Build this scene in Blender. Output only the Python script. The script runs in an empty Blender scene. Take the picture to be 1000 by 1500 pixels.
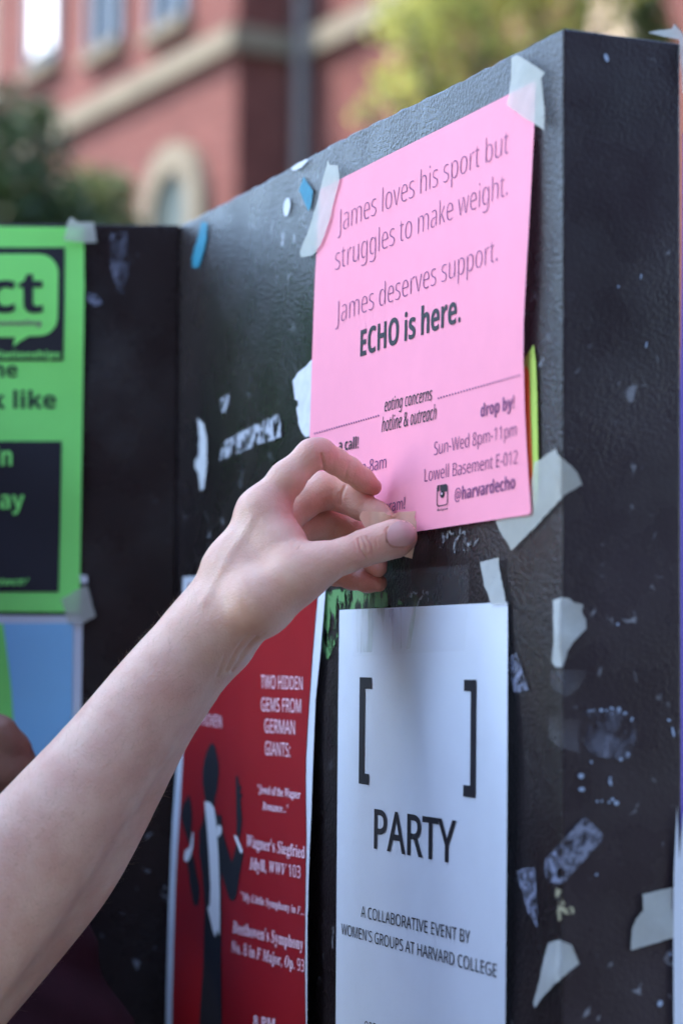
import bpy, bmesh, math, random
import numpy as np
from mathutils import Vector, Matrix
random.seed(7); rng = np.random.default_rng(7)
scn = bpy.context.scene
COL = scn.collection
R = math.radians

# ------------------------------------------------------------------ camera
F = 3356.0                                    # focal length in photo pixels (50 mm on APS-C)
CAM = Vector((0, 0, 1.4))
PITCH, ROLL = math.atan(204/F), R(0.4)
fwd = Vector((0, math.cos(PITCH), math.sin(PITCH)))
r0 = Vector((1, 0, 0)); u0 = Vector((0, -math.sin(PITCH), math.cos(PITCH)))
RT = r0*math.cos(ROLL) + u0*math.sin(ROLL)
UP = u0*math.cos(ROLL) - r0*math.sin(ROLL)
cd = bpy.data.cameras.new('camera'); cam = bpy.data.objects.new('camera', cd); COL.objects.link(cam)
cam.matrix_world = Matrix((( RT.x, UP.x, -fwd.x, CAM.x), (RT.y, UP.y, -fwd.y, CAM.y), (RT.z, UP.z, -fwd.z, CAM.z), (0, 0, 0, 1)))
cd.sensor_fit = 'VERTICAL'; cd.sensor_height = 22.3; cd.sensor_width = 14.87; cd.lens = F/1500*22.3
cd.clip_start = 0.02; cd.clip_end = 500
cd.dof.use_dof = True; cd.dof.focus_distance = 1.265; cd.dof.aperture_fstop = 3.2; cd.dof.aperture_blades = 0
scn.camera = cam

# ------------------------------------------------------------------ sky, sun, exposure
SUN_DIR = Vector((-0.58, 0.08, 0.80)).normalized()
elev = math.asin(SUN_DIR.z); azim = math.atan2(SUN_DIR.x, SUN_DIR.y)
w = bpy.data.worlds.new('World'); scn.world = w; w.use_nodes = True
nt = w.node_tree; bg = nt.nodes['Background']
sky = nt.nodes.new('ShaderNodeTexSky'); sky.sky_type = 'NISHITA'; sky.sun_disc = False
sky.sun_elevation = elev; sky.sun_rotation = azim; sky.air_density = 1.0; sky.dust_density = 0.4; sky.ozone_density = 1.0
nt.links.new(sky.outputs[0], bg.inputs[0]); bg.inputs[1].default_value = 0.14
sl = bpy.data.lights.new('sun', 'SUN'); sl.energy = 2.1; sl.angle = R(0.6); sl.color = (1, 0.93, 0.85)
so = bpy.data.objects.new('sun', sl); COL.objects.link(so); so.location = (-6, -4, 12)
so.rotation_euler = (-SUN_DIR).to_track_quat('-Z', 'Y').to_euler()
scn.view_settings.view_transform = 'Standard'; scn.view_settings.look = 'None'
scn.view_settings.exposure = 2.95; scn.view_settings.gamma = 1.0
scn.cycles.use_denoising = True

# ------------------------------------------------------------------ helpers
def ray(px, py):
    return fwd + RT*((px-500)/F) - UP*((py-750)/F)
def at(px, py, d):
    return CAM + ray(px, py)*d
def proj(p):
    q = Vector(p) - CAM; d = q.dot(fwd)
    return 500 + F*q.dot(RT)/d, 750 - F*q.dot(UP)/d, d

def link(name, verts, faces, m, parent=None, smooth=False, loc=None):
    V = [Vector(v) for v in verts]
    me = bpy.data.meshes.new(name)
    base = Vector((0, 0, 0))
    if parent is None:
        base = Vector(loc) if loc is not None else sum(V, Vector())/max(1, len(V))
    else:
        base = parent.matrix_world.translation.copy()
    me.from_pydata([v-base for v in V], [], faces)
    if m: me.materials.append(m)
    if smooth: me.polygons.foreach_set('use_smooth', [True]*len(me.polygons))
    me.update()
    o = bpy.data.objects.new(name, me); COL.objects.link(o)
    if parent is None: o.location = base
    else: o.parent = parent
    bpy.context.view_layer.update()
    return o
def tag(o, label=None, cat=None, group=None, kind=None):
    if label: o['label'] = label
    if cat: o['category'] = cat
    if group: o['group'] = group
    if kind: o['kind'] = kind
    return o
def thing(name, label, cat, loc, group=None):
    o = bpy.data.objects.new(name, None); COL.objects.link(o); o.location = loc; o.empty_display_size = 0.1
    bpy.context.view_layer.update()
    return tag(o, label, cat, group)

def node(nt, t, **kw):
    n = nt.nodes.new(t)
    for k, v in kw.items(): setattr(n, k, v)
    return n
def mat(name, col, rough=0.6, spec=0.5, var=0.0, vscale=20.0, bump=0.0, bscale=200.0, bdist=0.001, trans=0.0, detail=4.0,
        col2=None, sss=0.0, metallic=0.0, twist=None, translu=0.0):
    m = bpy.data.materials.new(name); m.use_nodes = True; nt = m.node_tree
    b = nt.nodes['Principled BSDF']; out = nt.nodes['Material Output']
    b.inputs['Base Color'].default_value = (*col, 1); b.inputs['Roughness'].default_value = rough
    b.inputs['Specular IOR Level'].default_value = spec; b.inputs['Metallic'].default_value = metallic
    tc = node(nt, 'ShaderNodeTexCoord')
    if var > 0 or col2:
        n = node(nt, 'ShaderNodeTexNoise'); n.inputs['Scale'].default_value = vscale; n.inputs['Detail'].default_value = detail
        nt.links.new(tc.outputs['Object'], n.inputs['Vector'])
        rp = node(nt, 'ShaderNodeValToRGB'); rp.color_ramp.elements[0].position = 0.3; rp.color_ramp.elements[1].position = 0.7
        c2 = col2 if col2 else tuple(c*(1-var) for c in col)
        rp.color_ramp.elements[0].color = (*c2, 1); rp.color_ramp.elements[1].color = (*col, 1)
        nt.links.new(n.outputs[0], rp.inputs[0]); nt.links.new(rp.outputs[0], b.inputs['Base Color'])
    if bump > 0:
        n = node(nt, 'ShaderNodeTexNoise'); n.inputs['Scale'].default_value = bscale; n.inputs['Detail'].default_value = 5
        nt.links.new(tc.outputs['Object'], n.inputs['Vector'])
        bp = node(nt, 'ShaderNodeBump'); bp.inputs['Strength'].default_value = bump; bp.inputs['Distance'].default_value = bdist
        nt.links.new(n.outputs[0], bp.inputs['Height']); nt.links.new(bp.outputs[0], b.inputs['Normal'])
    sh = b.outputs[0]
    if translu > 0:
        t = node(nt, 'ShaderNodeBsdfTranslucent'); t.inputs[0].default_value = (*col, 1)
        mx = node(nt, 'ShaderNodeMixShader'); mx.inputs[0].default_value = translu
        nt.links.new(sh, mx.inputs[1]); nt.links.new(t.outputs[0], mx.inputs[2]); sh = mx.outputs[0]
    if trans > 0:
        t = node(nt, 'ShaderNodeBsdfTransparent'); mx = node(nt, 'ShaderNodeMixShader'); mx.inputs[0].default_value = trans
        nt.links.new(sh, mx.inputs[1]); nt.links.new(t.outputs[0], mx.inputs[2]); sh = mx.outputs[0]
    if sh is not b.outputs[0]: nt.links.new(sh, out.inputs['Surface'])
    if sss > 0:
        b.inputs['Subsurface Weight'].default_value = sss; b.inputs['Subsurface Radius'].default_value = (1.0, 0.3, 0.16)
        b.inputs['Subsurface Scale'].default_value = 0.006
    return m

# ------------------------------------------------------------------ planes of the notice board
TH = R(22.9)
dA = Vector((math.sin(TH), -math.cos(TH), 0))        # along face A, towards the camera
nA = Vector((-math.cos(TH), -math.sin(TH), 0))       # out of face A
dB = Vector((math.cos(TH), math.sin(TH), 0))         # along the narrow end face, away
nB = Vector((math.sin(TH), -math.cos(TH), 0))
E0 = at(824, 400, 1.101); E0.z = 0                   # the near vertical edge
ZT = at(828, 38, 1.101).z                            # top of the board
def hit(px, py, P, n):
    r = ray(px, py); t = (P-CAM).dot(n)/r.dot(n); return CAM + r*t
inner = hit(262, 500, E0, nA); inner.z = 0           # inner corner of the two panels
nC = Vector((0, -1, 0)); PC = inner.copy()
UIN = (inner-E0).dot(dA)
cornerx = lambda py: proj(E0 + Vector((0, 0, hit(826, py, E0, nA).z)))[0]

class Surf:
    def __init__(s, P, n, d, base=0.0012, lift=None):
        s.P, s.n, s.d, s.base, s.lift = P, n, d, base, lift
    def __call__(s, px, py, extra=0.0):
        off = s.base + extra
        p = hit(px, py, s.P + s.n*off, s.n)
        if s.lift:
            for _ in range(6):
                u = (p-s.P).dot(s.d); v = p.z
                p = hit(px, py, s.P + s.n*(off + s.lift(u, v)), s.n)
        return p
def SA(base=0.0012, lift=None): return Surf(E0, nA, dA, base, lift)
def SB(base=0.0012, lift=None): return Surf(E0, nB, dB, base, lift)
def SC(base=0.0012, lift=None): return Surf(PC, nC, Vector((1, 0, 0)), base, lift)
def SWRAP(base=0.0012):
    a, b = SA(base), SB(base)
    def f(px, py, extra=0.0):
        e = hit(826, py, E0, nA)
        cx = proj(E0 + nA*base + nB*base + Vector((0, 0, e.z)))[0]
        return a(px, py, extra) if px <= cx else b(px, py, extra)
    return f

def jag(poly, amp=1.0, step=6):
    out = []
    for i in range(len(poly)):
        a, b = poly[i], poly[(i+1) % len(poly)]
        n = max(1, int(math.hypot(b[0]-a[0], b[1]-a[1])/step))
        for k in range(n):
            t = k/n; j = amp if k else amp*0.3
            out.append((a[0]+(b[0]-a[0])*t+random.uniform(-j, j), a[1]+(b[1]-a[1])*t+random.uniform(-j, j)))
    return out
def smoothpoly(poly, n=4):
    out = []; L = len(poly)
    for i in range(L):
        p0, p1, p2, p3 = [poly[(i+k-1) % L] for k in range(4)]
        for k in range(n):
            t = k/n
            out.append(tuple(0.5*(2*p1[c]+(p2[c]-p0[c])*t+(2*p0[c]-5*p1[c]+4*p2[c]-p3[c])*t*t+(3*p1[c]-p0[c]-3*p2[c]+p3[c])*t**3) for c in (0, 1)))
    return out
def tri_poly(polys, step, extra_x=()):
    """outline(s) in photo pixels -> finely cut flat mesh (verts, faces)"""
    bm = bmesh.new()
    for poly in polys:
        vs = [bm.verts.new((p[0], p[1], 0)) for p in poly]
        try: bm.faces.new(vs)
        except ValueError: pass
    bm.normal_update()
    bmesh.ops.triangulate(bm, faces=bm.faces[:])
    xs = [v.co.x for v in bm.verts]; ys = [v.co.y for v in bm.verts]
    cuts = []
    if step:
        x = math.floor(min(xs)/step)*step
        while x < max(xs): cuts.append(((x+0.013, 0, 0), (1, 0, 0))); x += step
        y = math.floor(min(ys)/step)*step
        while y < max(ys): cuts.append(((0, y+0.017, 0), (0, 1, 0))); y += step
    for x in extra_x: cuts.append(((x, 0, 0), (1, 0, 0)))
    for co, no in cuts:
        bmesh.ops.bisect_plane(bm, geom=bm.verts[:]+bm.edges[:]+bm.faces[:], dist=1e-5, plane_co=co, plane_no=no)
    bmesh.ops.remove_doubles(bm, verts=bm.verts[:], dist=1e-4)
    bm.verts.index_update()
    V = [(v.co.x, v.co.y) for v in bm.verts]; Fc = [[v.index for v in f.verts] for f in bm.faces]
    bm.free()
    return V, Fc
def patch(name, polys, surf, m, parent=None, step=20, extra=0.0, smooth=True, extra_x=(), wob=0.0):
    if isinstance(polys[0][0], (int, float)): polys = [polys]
    V, Fc = tri_poly(polys, step, extra_x)
    W = []
    for (x, y) in V:
        e = extra
        if wob: e += wob*(math.sin(x*0.085+y*0.05)+math.sin(x*0.04-y*0.075+1.3)+2)/2
        W.append(surf(x, y, e))
    flip = []
    for f in Fc:
        a, b, c = W[f[0]], W[f[1]], W[f[2]]
        flip.append(f if (b-a).cross(c-a).dot(a-CAM) < 0 else f[::-1])
    return link(name, W, flip, m, parent, smooth)

# ---- lettering
FD = bpy.utils.system_resource('DATAFILES', path='fonts') or ''
def font(n):
    try: return bpy.data.fonts.load(FD + '/' + n)
    except Exception: return None
FN = font('NotoSansMath-Regular.woff2'); FI = font('Inter.woff2')
def uni(t, U, L, D=None):
    if not FN: return t
    r = ''
    for ch in t:
        if 'A' <= ch <= 'Z' and U: r += chr(U+ord(ch)-65)
        elif 'a' <= ch <= 'z' and L: r += chr(L+ord(ch)-97)
        elif '0' <= ch <= '9' and D: r += chr(D+ord(ch)-48)
        else: r += ch
    return r
bold = lambda t: uni(t, 0x1D5D4, 0x1D5EE, 0x1D7EC)
bolditalic = lambda t: uni(t, 0x1D63C, 0x1D656)
italic = lambda t: uni(t, 0x1D608, 0x1D622)
script = lambda t: uni(t, 0x1D4D0, 0x1D4EA)
chancery = lambda t: uni(t.replace(chr(0x201c), chr(34)).replace(chr(0x201d), chr(34)), 0x1D468, 0x1D41A)
def text_tris(s, f, offset=0.0, shear=0.0, res=4):
    c = bpy.data.curves.new('text', 'FONT'); c.body = s; c.offset = offset; c.shear = shear; c.resolution_u = res
    if f: c.font = f
    o = bpy.data.objects.new('text', c); COL.objects.link(o)
    dg = bpy.context.evaluated_depsgraph_get(); dg.update()
    me = bpy.data.meshes.new_from_object(o.evaluated_get(dg))
    V = [(v.co.x, v.co.y) for v in me.vertices]; Fc = [list(p.vertices) for p in me.polygons]
    COL.objects.unlink(o); bpy.data.objects.remove(o); bpy.data.meshes.remove(me)
    return V, Fc
_cap = {}
def capheight(f):
    k = f.name if f else ''
    if k not in _cap: _cap[k] = max(v[1] for v in text_tris('H', f)[0])
    return _cap[k]
def homography(src, dst):
    A = []; B = []
    for (x, y), (X, Y) in zip(src, dst):
        A.append([x, y, 1, 0, 0, 0, -X*x, -X*y]); B.append(X)
        A.append([0, 0, 0, x, y, 1, -Y*x, -Y*y]); B.append(Y)
    h = np.linalg.solve(np.array(A), np.array(B))
    return lambda x, y: ((h[0]*x+h[1]*y+h[2])/(h[6]*x+h[7]*y+1), (h[3]*x+h[4]*y+h[5])/(h[6]*x+h[7]*y+1))
def gridcut(PV, Fc, step):
    bm = bmesh.new(); vs = [bm.verts.new((x, y, 0)) for x, y in PV]
    for f in Fc:
        try: bm.faces.new([vs[i] for i in f])
        except ValueError: pass
    xs = [p[0] for p in PV]; ys = [p[1] for p in PV]
    for ax, lo, hi, e in ((0, min(xs), max(xs), 0.013), (1, min(ys), max(ys), 0.017)):
        x = math.floor(lo/step)*step
        while x < hi:
            co = [0, 0, 0]; no = [0, 0, 0]; co[ax] = x+e; no[ax] = 1
            bmesh.ops.bisect_plane(bm, geom=bm.verts[:]+bm.edges[:]+bm.faces[:], dist=1e-6, plane_co=co, plane_no=no); x += step
    bm.verts.index_update()
    r = [(v.co.x, v.co.y) for v in bm.verts], [[v.index for v in f.verts] for f in bm.faces]
    bm.free(); return r
def text_block(name, lines, surf, m, parent, extra=0.0004, step=12):
    """lines: (string, font, offset, shear, baseline left, baseline right, height left, height right, reference height in em, lean)"""
    for (t, f, off, shear, BL, BR, hl, hr, ref, lean) in lines:
        V, Fc = text_tris(t, f, off, shear)
        if not V: continue
        x0 = min(v[0] for v in V); x1 = max(v[0] for v in V); ref = ref/(.727 if f is FI else .714)*capheight(f)
        H = homography([(x0, 0), (x1, 0), (x1, ref), (x0, ref)],
                       [BL, BR, (BR[0]+lean*hr, BR[1]-hr), (BL[0]+lean*hl, BL[1]-hl)])
        PV, Fc = gridcut([H(*v) for v in V], Fc, step)
        W = [surf(*v, extra) for v in PV]
        Fa = [f_ if (W[f_[1]]-W[f_[0]]).cross(W[f_[2]]-W[f_[0]]).dot(W[f_[0]]-CAM) < 0 else f_[::-1] for f_ in Fc]
        link(name, W, Fa, m, parent)

# ------------------------------------------------------------------ materials
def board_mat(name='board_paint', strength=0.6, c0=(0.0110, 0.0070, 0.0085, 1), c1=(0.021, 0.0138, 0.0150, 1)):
    m = bpy.data.materials.new(name); m.use_nodes = True; nt = m.node_tree; L = nt.links
    b = nt.nodes['Principled BSDF']; tc = node(nt, 'ShaderNodeTexCoord')
    def noise(s, d=4, dist=0.0):
        n = node(nt, 'ShaderNodeTexNoise'); n.inputs['Scale'].default_value = s; n.inputs['Detail'].default_value = d
        n.inputs['Distortion'].default_value = dist; L.new(tc.outputs['Object'], n.inputs['Vector']); return n
    def ramp(src, a, b_, c0=(0, 0, 0, 1), c1=(1, 1, 1, 1)):
        r = node(nt, 'ShaderNodeValToRGB'); e = r.color_ramp.elements; e[0].position = a; e[1].position = b_
        e[0].color = c0; e[1].color = c1; L.new(src, r.inputs[0]); return r
    base = ramp(noise(14).outputs[0], 0.35, 0.7, c0, c1)
    sp = noise(95, 3, 0.6); big = noise(7, 3)
    spm = ramp(sp.outputs[0], 0.66, 0.71); bgm = ramp(big.outputs[0], 0.48, 0.62)
    mul = node(nt, 'ShaderNodeMath', operation='MULTIPLY'); L.new(spm.outputs[0], mul.inputs[0]); L.new(bgm.outputs[0], mul.inputs[1])
    mx = node(nt, 'ShaderNodeMix', data_type='RGBA'); L.new(mul.outputs[0], mx.inputs[0]); L.new(base.outputs[0], mx.inputs[6])
    mx.inputs[7].default_value = (0.20, 0.21, 0.24, 1)
    L.new(mx.outputs[2], b.inputs['Base Color'])
    rr = ramp(noise(30).outputs[0], 0.3, 0.7, (0.22, 0.22, 0.22, 1), (0.36, 0.36, 0.36, 1)); L.new(rr.outputs[0], b.inputs['Roughness'])
    b.inputs['Specular IOR Level'].default_value = 0.32
    n1 = noise(130, 6, 0.4); n2 = noise(520, 5); n3 = noise(28, 4, 1.2)
    a1 = node(nt, 'ShaderNodeMath', operation='MULTIPLY_ADD'); L.new(n2.outputs[0], a1.inputs[0]); a1.inputs[1].default_value = 1.3; nm = node(nt, 'ShaderNodeMath', operation='MULTIPLY'); nm.inputs[1].default_value = 0.28; L.new(n1.outputs[0], nm.inputs[0]); L.new(nm.outputs[0], a1.inputs[2])
    a2 = node(nt, 'ShaderNodeMath', operation='MULTIPLY_ADD'); L.new(n3.outputs[0], a2.inputs[0]); a2.inputs[1].default_value = 0.7; L.new(a1.outputs[0], a2.inputs[2])
    bp = node(nt, 'ShaderNodeBump'); bp.inputs['Distance'].default_value = 0.0014
    us = ramp(noise(11, 3).outputs[0], 0.35, 0.65, (strength*.45,)*3+(1,), (strength*1.2,)*3+(1,)); L.new(us.outputs[0], bp.inputs['Strength'])
    L.new(a2.outputs[0], bp.inputs['Height']); L.new(bp.outputs[0], b.inputs['Normal'])
    return m
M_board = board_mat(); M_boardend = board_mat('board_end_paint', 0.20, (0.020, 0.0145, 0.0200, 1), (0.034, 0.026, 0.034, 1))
paper = lambda n, c, tl=0.12: mat(n, c, 0.75, 0.25, bump=0.12, bscale=420, bdist=0.0006, translu=tl, var=0.03, vscale=60)
M_pink = paper('pink_paper', (0.98, 0.35, 0.455)); M_white = paper('white_paper', (0.70, 0.76, 0.86))
M_green = paper('green_paper', (0.27, 0.88, 0.20)); M_lime = paper('lime_paper', (0.45, 0.62, 0.12)); M_orange = paper('orange_paper', (0.75, 0.16, 0.05))
M_blue = mat('blue_print', (0.25, 0.56, 0.86), 0.55, 0.4, var=0.05); M_red = mat('red_print', (0.30, 0.006, 0.013), 0.5, 0.3, var=0.06, vscale=30)
M_ink = mat('black_ink', (0.016, 0.015, 0.022), 0.6, 0.3); M_inkl = mat('grey_ink', (0.20, 0.05, 0.15), 0.6, 0.3)
M_inkg = mat('green_ink', (0.27, 0.88, 0.20), 0.6, 0.3); M_inkp = mat('rose_ink', (0.88, 0.62, 0.72), 0.6, 0.3); M_inkw = mat('white_ink', (0.75, 0.77, 0.82), 0.6, 0.3)
M_violet = paper('violet_paper', (0.22, 0.16, 0.62))
def tape_mat(name, col, trans, bump=0.5):
    return mat(name, col, 0.55, 0.35, var=0.10, vscale=130, bump=bump, bscale=75, bdist=0.0016, trans=trans, translu=0.2)
M_tape = tape_mat('masking_tape', (0.64, 0.65, 0.58), 0.36); M_tapeop = tape_mat('old_masking_tape', (0.62, 0.66, 0.65), 0.25)
M_held = tape_mat('fresh_masking_tape', (0.86, 0.62, 0.43), 0.06)
M_clear = mat('clear_tape', (0.75, 0.78, 0.85), 0.22, 0.6, bump=0.4, bscale=120, bdist=0.001, trans=0.965)
M_scrapblue = mat('blue_scrap', (0.012, 0.20, 0.31), 0.6, 0.3, var=0.25, vscale=200); M_scrapwhite = mat('white_scrap', (0.62, 0.65, 0.70), 0.7, 0.3, var=0.15, vscale=150)
def patchy(name, col, lo, hi, scale, aniso=(1, 1, 1), rough=0.6):
    m = bpy.data.materials.new(name); m.use_nodes = True; nt = m.node_tree; L = nt.links
    b = nt.nodes['Principled BSDF']; b.inputs['Base Color'].default_value = (*col, 1); b.inputs['Roughness'].default_value = rough
    tc = node(nt, 'ShaderNodeTexCoord'); mp = node(nt, 'ShaderNodeMapping'); mp.inputs['Scale'].default_value = aniso
    n = node(nt, 'ShaderNodeTexNoise'); n.inputs['Scale'].default_value = scale; n.inputs['Detail'].default_value = 5; n.inputs['Distortion'].default_value = 0.5
    L.new(tc.outputs['Object'], mp.inputs['Vector']); L.new(mp.outputs[0], n.inputs['Vector'])
    r = node(nt, 'ShaderNodeValToRGB'); e = r.color_ramp.elements; e[0].position = lo; e[1].position = hi; L.new(n.outputs[0], r.inputs[0])
    t = node(nt, 'ShaderNodeBsdfTransparent'); mx = node(nt, 'ShaderNodeMixShader')
    L.new(r.outputs[0], mx.inputs[0]); L.new(t.outputs[0], mx.inputs[1]); L.new(b.outputs[0], mx.inputs[2]); L.new(mx.outputs[0], nt.nodes['Material Output'].inputs['Surface'])
    return m
M_resid = patchy('tape_residue', (0.40, 0.43, 0.50), 0.42, 0.56, 190, (1, 1, 0.7)); M_resid2 = patchy('faint_residue', (0.13, 0.14, 0.20), 0.40, 0.72, 90)
M_residg = patchy('green_residue', (0.10, 0.26, 0.09), 0.46, 0.56, 130, (1, 1, 0.5)); M_residgrey = patchy('grey_residue', (0.17, 0.19, 0.27), 0.36, 0.58, 230)
M_residw = patchy('white_residue', (0.20, 0.21, 0.23), 0.55, 0.62, 260)
M_smear = patchy('green_smear', (0.22, 0.42, 0.27), 0.50, 0.95, 70, (1, 1, 0.25)); M_smearv = patchy('violet_smear', (0.25, 0.17, 0.30), 0.45, 0.85, 110, (1, 1, 0.15))
M_fleck = mat('paint_fleck', (0.30, 0.38, 0.52), 0.5, 0.4); M_flecky = patchy('yellow_residue', (0.42, 0.40, 0.26), 0.44, 0.52, 260)

# ------------------------------------------------------------------ notice board
def slab(name, P, d, n, u0_, u1_, z0, z1, th, m, parent, bev=0.0014, seg=3, rough=0.0):
    bm = bmesh.new()
    pts = [P+d*u0_, P+d*u1_, P+d*u1_-n*th, P+d*u0_-n*th]
    lo = [bm.verts.new((p.x, p.y, z0)) for p in pts]; hi = [bm.verts.new((p.x, p.y, z1)) for p in pts]
    bm.faces.new(lo); bm.faces.new(hi)
    for i in range(4): bm.faces.new((lo[i], lo[(i+1) % 4], hi[(i+1) % 4], hi[i]))
    bmesh.ops.recalc_face_normals(bm, faces=bm.faces[:])
    bmesh.ops.bevel(bm, geom=bm.edges[:], offset=bev, segments=seg, affect='EDGES', profile=0.6)
    if rough:
        for k in range(1, int((u1_-u0_)/.008)):
            bmesh.ops.bisect_plane(bm, geom=bm.verts[:]+bm.edges[:]+bm.faces[:], dist=1e-6, plane_co=P+d*(u0_+k*.008), plane_no=d)
        for v in bm.verts:
            if v.co.z > z1-.005:
                u = (v.co-P).dot(d)
                v.co.z += rough*(.5*math.sin(u*190)+.35*math.sin(u*431+1)+.4*random.uniform(-1, 1)) + .0022*math.exp(-((u+.27)/.10)**2)
    V = [v.co.copy() for v in bm.verts]; bm.verts.index_update(); Fc = [[v.index for v in f.verts] for f in bm.faces]; bm.free()
    return link(name, V, Fc, m, parent)
WB = (hit(996.5, 500, E0, nB)-E0).dot(dB)            # thickness of the slab
board = thing('notice_board', 'dark brown painted outdoor notice board of two thick panels meeting at a corner', 'notice board', (E0.x, E0.y, 0))
pan = slab('panel', E0, dA, nA, UIN-0.30, 0, 0.03, ZT+0.0008, WB, M_board, board, rough=0.0006)
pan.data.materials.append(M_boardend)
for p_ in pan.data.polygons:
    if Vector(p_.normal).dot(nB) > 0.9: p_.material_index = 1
tag(slab('panel', PC - nA*0.0 , Vector((1, 0, 0)), nC, -1.10, -0.0006, 0.03, hit(130, 328.5, PC, nC).z, 0.058, M_board, board), 'shaded rear panel')
bpl = slab('base_plate', E0, dA, nA, UIN-0.2, -0.05, 0.0, 0.029, WB*0.8, M_board, board)

# specks of paint on the end face
fl = []
def ell(cx, cy, rx, ry, n=10, a=0.0):
    return [(cx+rx*math.cos(t)*math.cos(a)-ry*math.sin(t)*math.sin(a), cy+rx*math.cos(t)*math.sin(a)+ry*math.sin(t)*math.cos(a)) for t in [i*2*math.pi/n for i in range(n)]]
q4 = lambda x, y: (780+x/3.95, 860+y/3.95)
for (x, y, a, b) in [(395, 712, 12, 11), (425, 713, 8, 7), (456, 702, 13, 8), (497, 712, 12, 20), (455, 732, 6, 6), (532, 730, 12, 9), (572, 765, 7, 14), (548, 970, 12, 16), (508, 995, 12, 13), (338, 1012, 7, 9),
                     (278, 1093, 17, 15), (282, 1170, 18, 13), (447, 1103, 6, 8), (447, 1130, 9, 20), (482, 1250, 15, 14), (460, 1228, 11, 9), (370, 1240, 7, 8), (398, 1238, 6, 7), (440, 1245, 7, 8), (490, 215, 8, 9), (335, 714, 26, 5)]:
    fl.append(jag(ell(*q4(x, y), a/3.95, b/3.95, 9, random.uniform(-.4, .4)), 0.35, 20))
for (x, y, a, b) in [(887.5, 84.5, 3.2, 6.5), (873, 1281, 2, 2), (905, 420, 1.4, 1.8), (938, 405, 1.2, 4), (946, 505, 1.2, 5), (981, 1398, 2.4, 2.6), (966, 1470, 4, 5), (985, 1072, 2, 8), (979, 1055, 3, 2)]:
    fl.append(jag(ell(x, y, a, b, 9, random.uniform(-.5, .5)), 0.4, 20))
pf = patch('paint_flecks', fl, SB(0.0006), M_fleck, board, step=0); tag(pf, kind='stuff')

# scraps: masking tape, residue, paper remnants
def Z(x0, y0, s, pts): return [(x0+a/s, y0+b/s) for a, b in pts]
def scrap(name, poly, surf, m, label, cat, step=9, extra=0.0, amp=0.5, wob=0.0, group=None, extra_x=()):
    return tag(patch(name, jag(poly, amp, 5), surf, m, None, step, extra, True, extra_x, wob), label, cat, group or {'tape': 'pieces of tape stuck on the board', 'paper scrap': 'torn paper scraps on the board', 'tape residue': 'tape residue left on the board', 'paper residue': 'paper residue left on the board'}.get(cat))
CX = [cornerx(600), cornerx(900), cornerx(1300)]
blob = lambda a: a
scrap('paper_scrap', Z(420, 220, 8.33, [(205, 320), (255, 400), (320, 500), (295, 680), (262, 745), (215, 640), (150, 490), (180, 400)]), SA(0.0012), M_scrapblue, 'small blue diamond-shaped paper scrap near the top edge of the board', 'paper scrap')
scrap('paper_scrap', Z(230, 300, 3.752, [(243, 95), (275, 100), (272, 190), (243, 300), (225, 347), (195, 342), (193, 290), (222, 190)]), SA(0.0012), M_scrapblue, 'long thin blue paper scrap beside the inner corner of the board', 'paper scrap')
scrap('paper_scrap', ell(420, 303, 4.6, 14, 12, 0.12), SA(0.0012), M_scrapwhite, 'small grey oval paper scrap left of the blue diamond scrap', 'paper scrap', amp=0.3)
scrap('paper_scrap', Z(420, 220, 8.33, [(55, 215), (120, 165), (235, 110), (262, 118), (200, 190), (130, 238), (72, 250)]), SA(0.0012), M_scrapwhite, 'white chip of paper on the sloping top edge of the board', 'paper scrap', amp=0.3)
scrap('paper_scrap', [(289, 612), (299, 622), (303, 645), (303, 682), (299, 716), (293, 718), (291, 694), (285, 684), (286, 674), (291, 668), (292, 640)], SA(0.0012), M_scrapwhite, 'narrow curled white paper strip on the board left of the wrist', 'paper scrap')
scrap('tape_residue', [(326, 648), (350, 634), (380, 619), (407, 606), (411, 620), (411, 640), (396, 646), (380, 650), (365, 658), (345, 665), (332, 671), (322, 675), (323, 662)], SA(0.0010), M_resid, 'white slanted strip of torn tape residue above the forearm', 'tape residue')
scrap('tape_residue', [(323, 585), (334, 577), (337, 590), (330, 604), (324, 603)], SA(0.0010), M_resid, 'tiny white smudge of residue above the slanted residue strip', 'tape residue')
scrap('tape_strip', Z(420, 520, 10.714, [(420, 40), (310, 170), (170, 280), (95, 400), (100, 480), (125, 700), (175, 720), (178, 790), (150, 830), (190, 1100), (240, 1220), (290, 1290), (420, 1270), (440, 700)]), SA(0.0018), M_scrapwhite, 'bluish white torn tape sticking out left of the pink flyer', 'tape', wob=0.0004)
scrap('tape_strip', [(702.5, 824), (716, 820), (730, 817), (730, 826), (732, 838), (741, 884), (719, 886), (715, 872), (709, 860), (706, 842)], SA(0.0030), M_tapeop, 'cream masking tape strip just above the white party flyer', 'tape', wob=0.0004)
scrap('tape_residue', Z(700, 800, 2.143, [(97, 350), (118, 333), (138, 392), (157, 450), (130, 458), (112, 458), (97, 400)]), SA(0.0010), M_residgrey, 'grey tape residue right of the white party flyer top', 'tape residue')
scrap('tape_residue', Z(740, 1180, 3.846, [(58, 375), (110, 352), (165, 348), (172, 460), (178, 560), (182, 690), (150, 650), (130, 620), (90, 480)]), SA(0.0010), M_residgrey, 'grey triangular tape residue near the board edge below the party lettering', 'tape residue')
scrap('tape_residue', [(474, 866), (500, 862), (570, 868), (590, 885), (566, 889), (545, 890), (497, 893), (496, 930), (488, 952), (480, 966), (473, 950), (471, 900)], SA(0.0008), M_residg, 'green flaky paper residue between the red poster and the party flyer', 'paper residue', amp=1.2)
scrap('tape_residue', [(600, 868), (626, 862), (630, 880), (612, 888), (598, 884)], SA(0.0008), M_residw, 'white scratchy residue just above the party flyer top edge', 'paper residue', amp=1.2)
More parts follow.
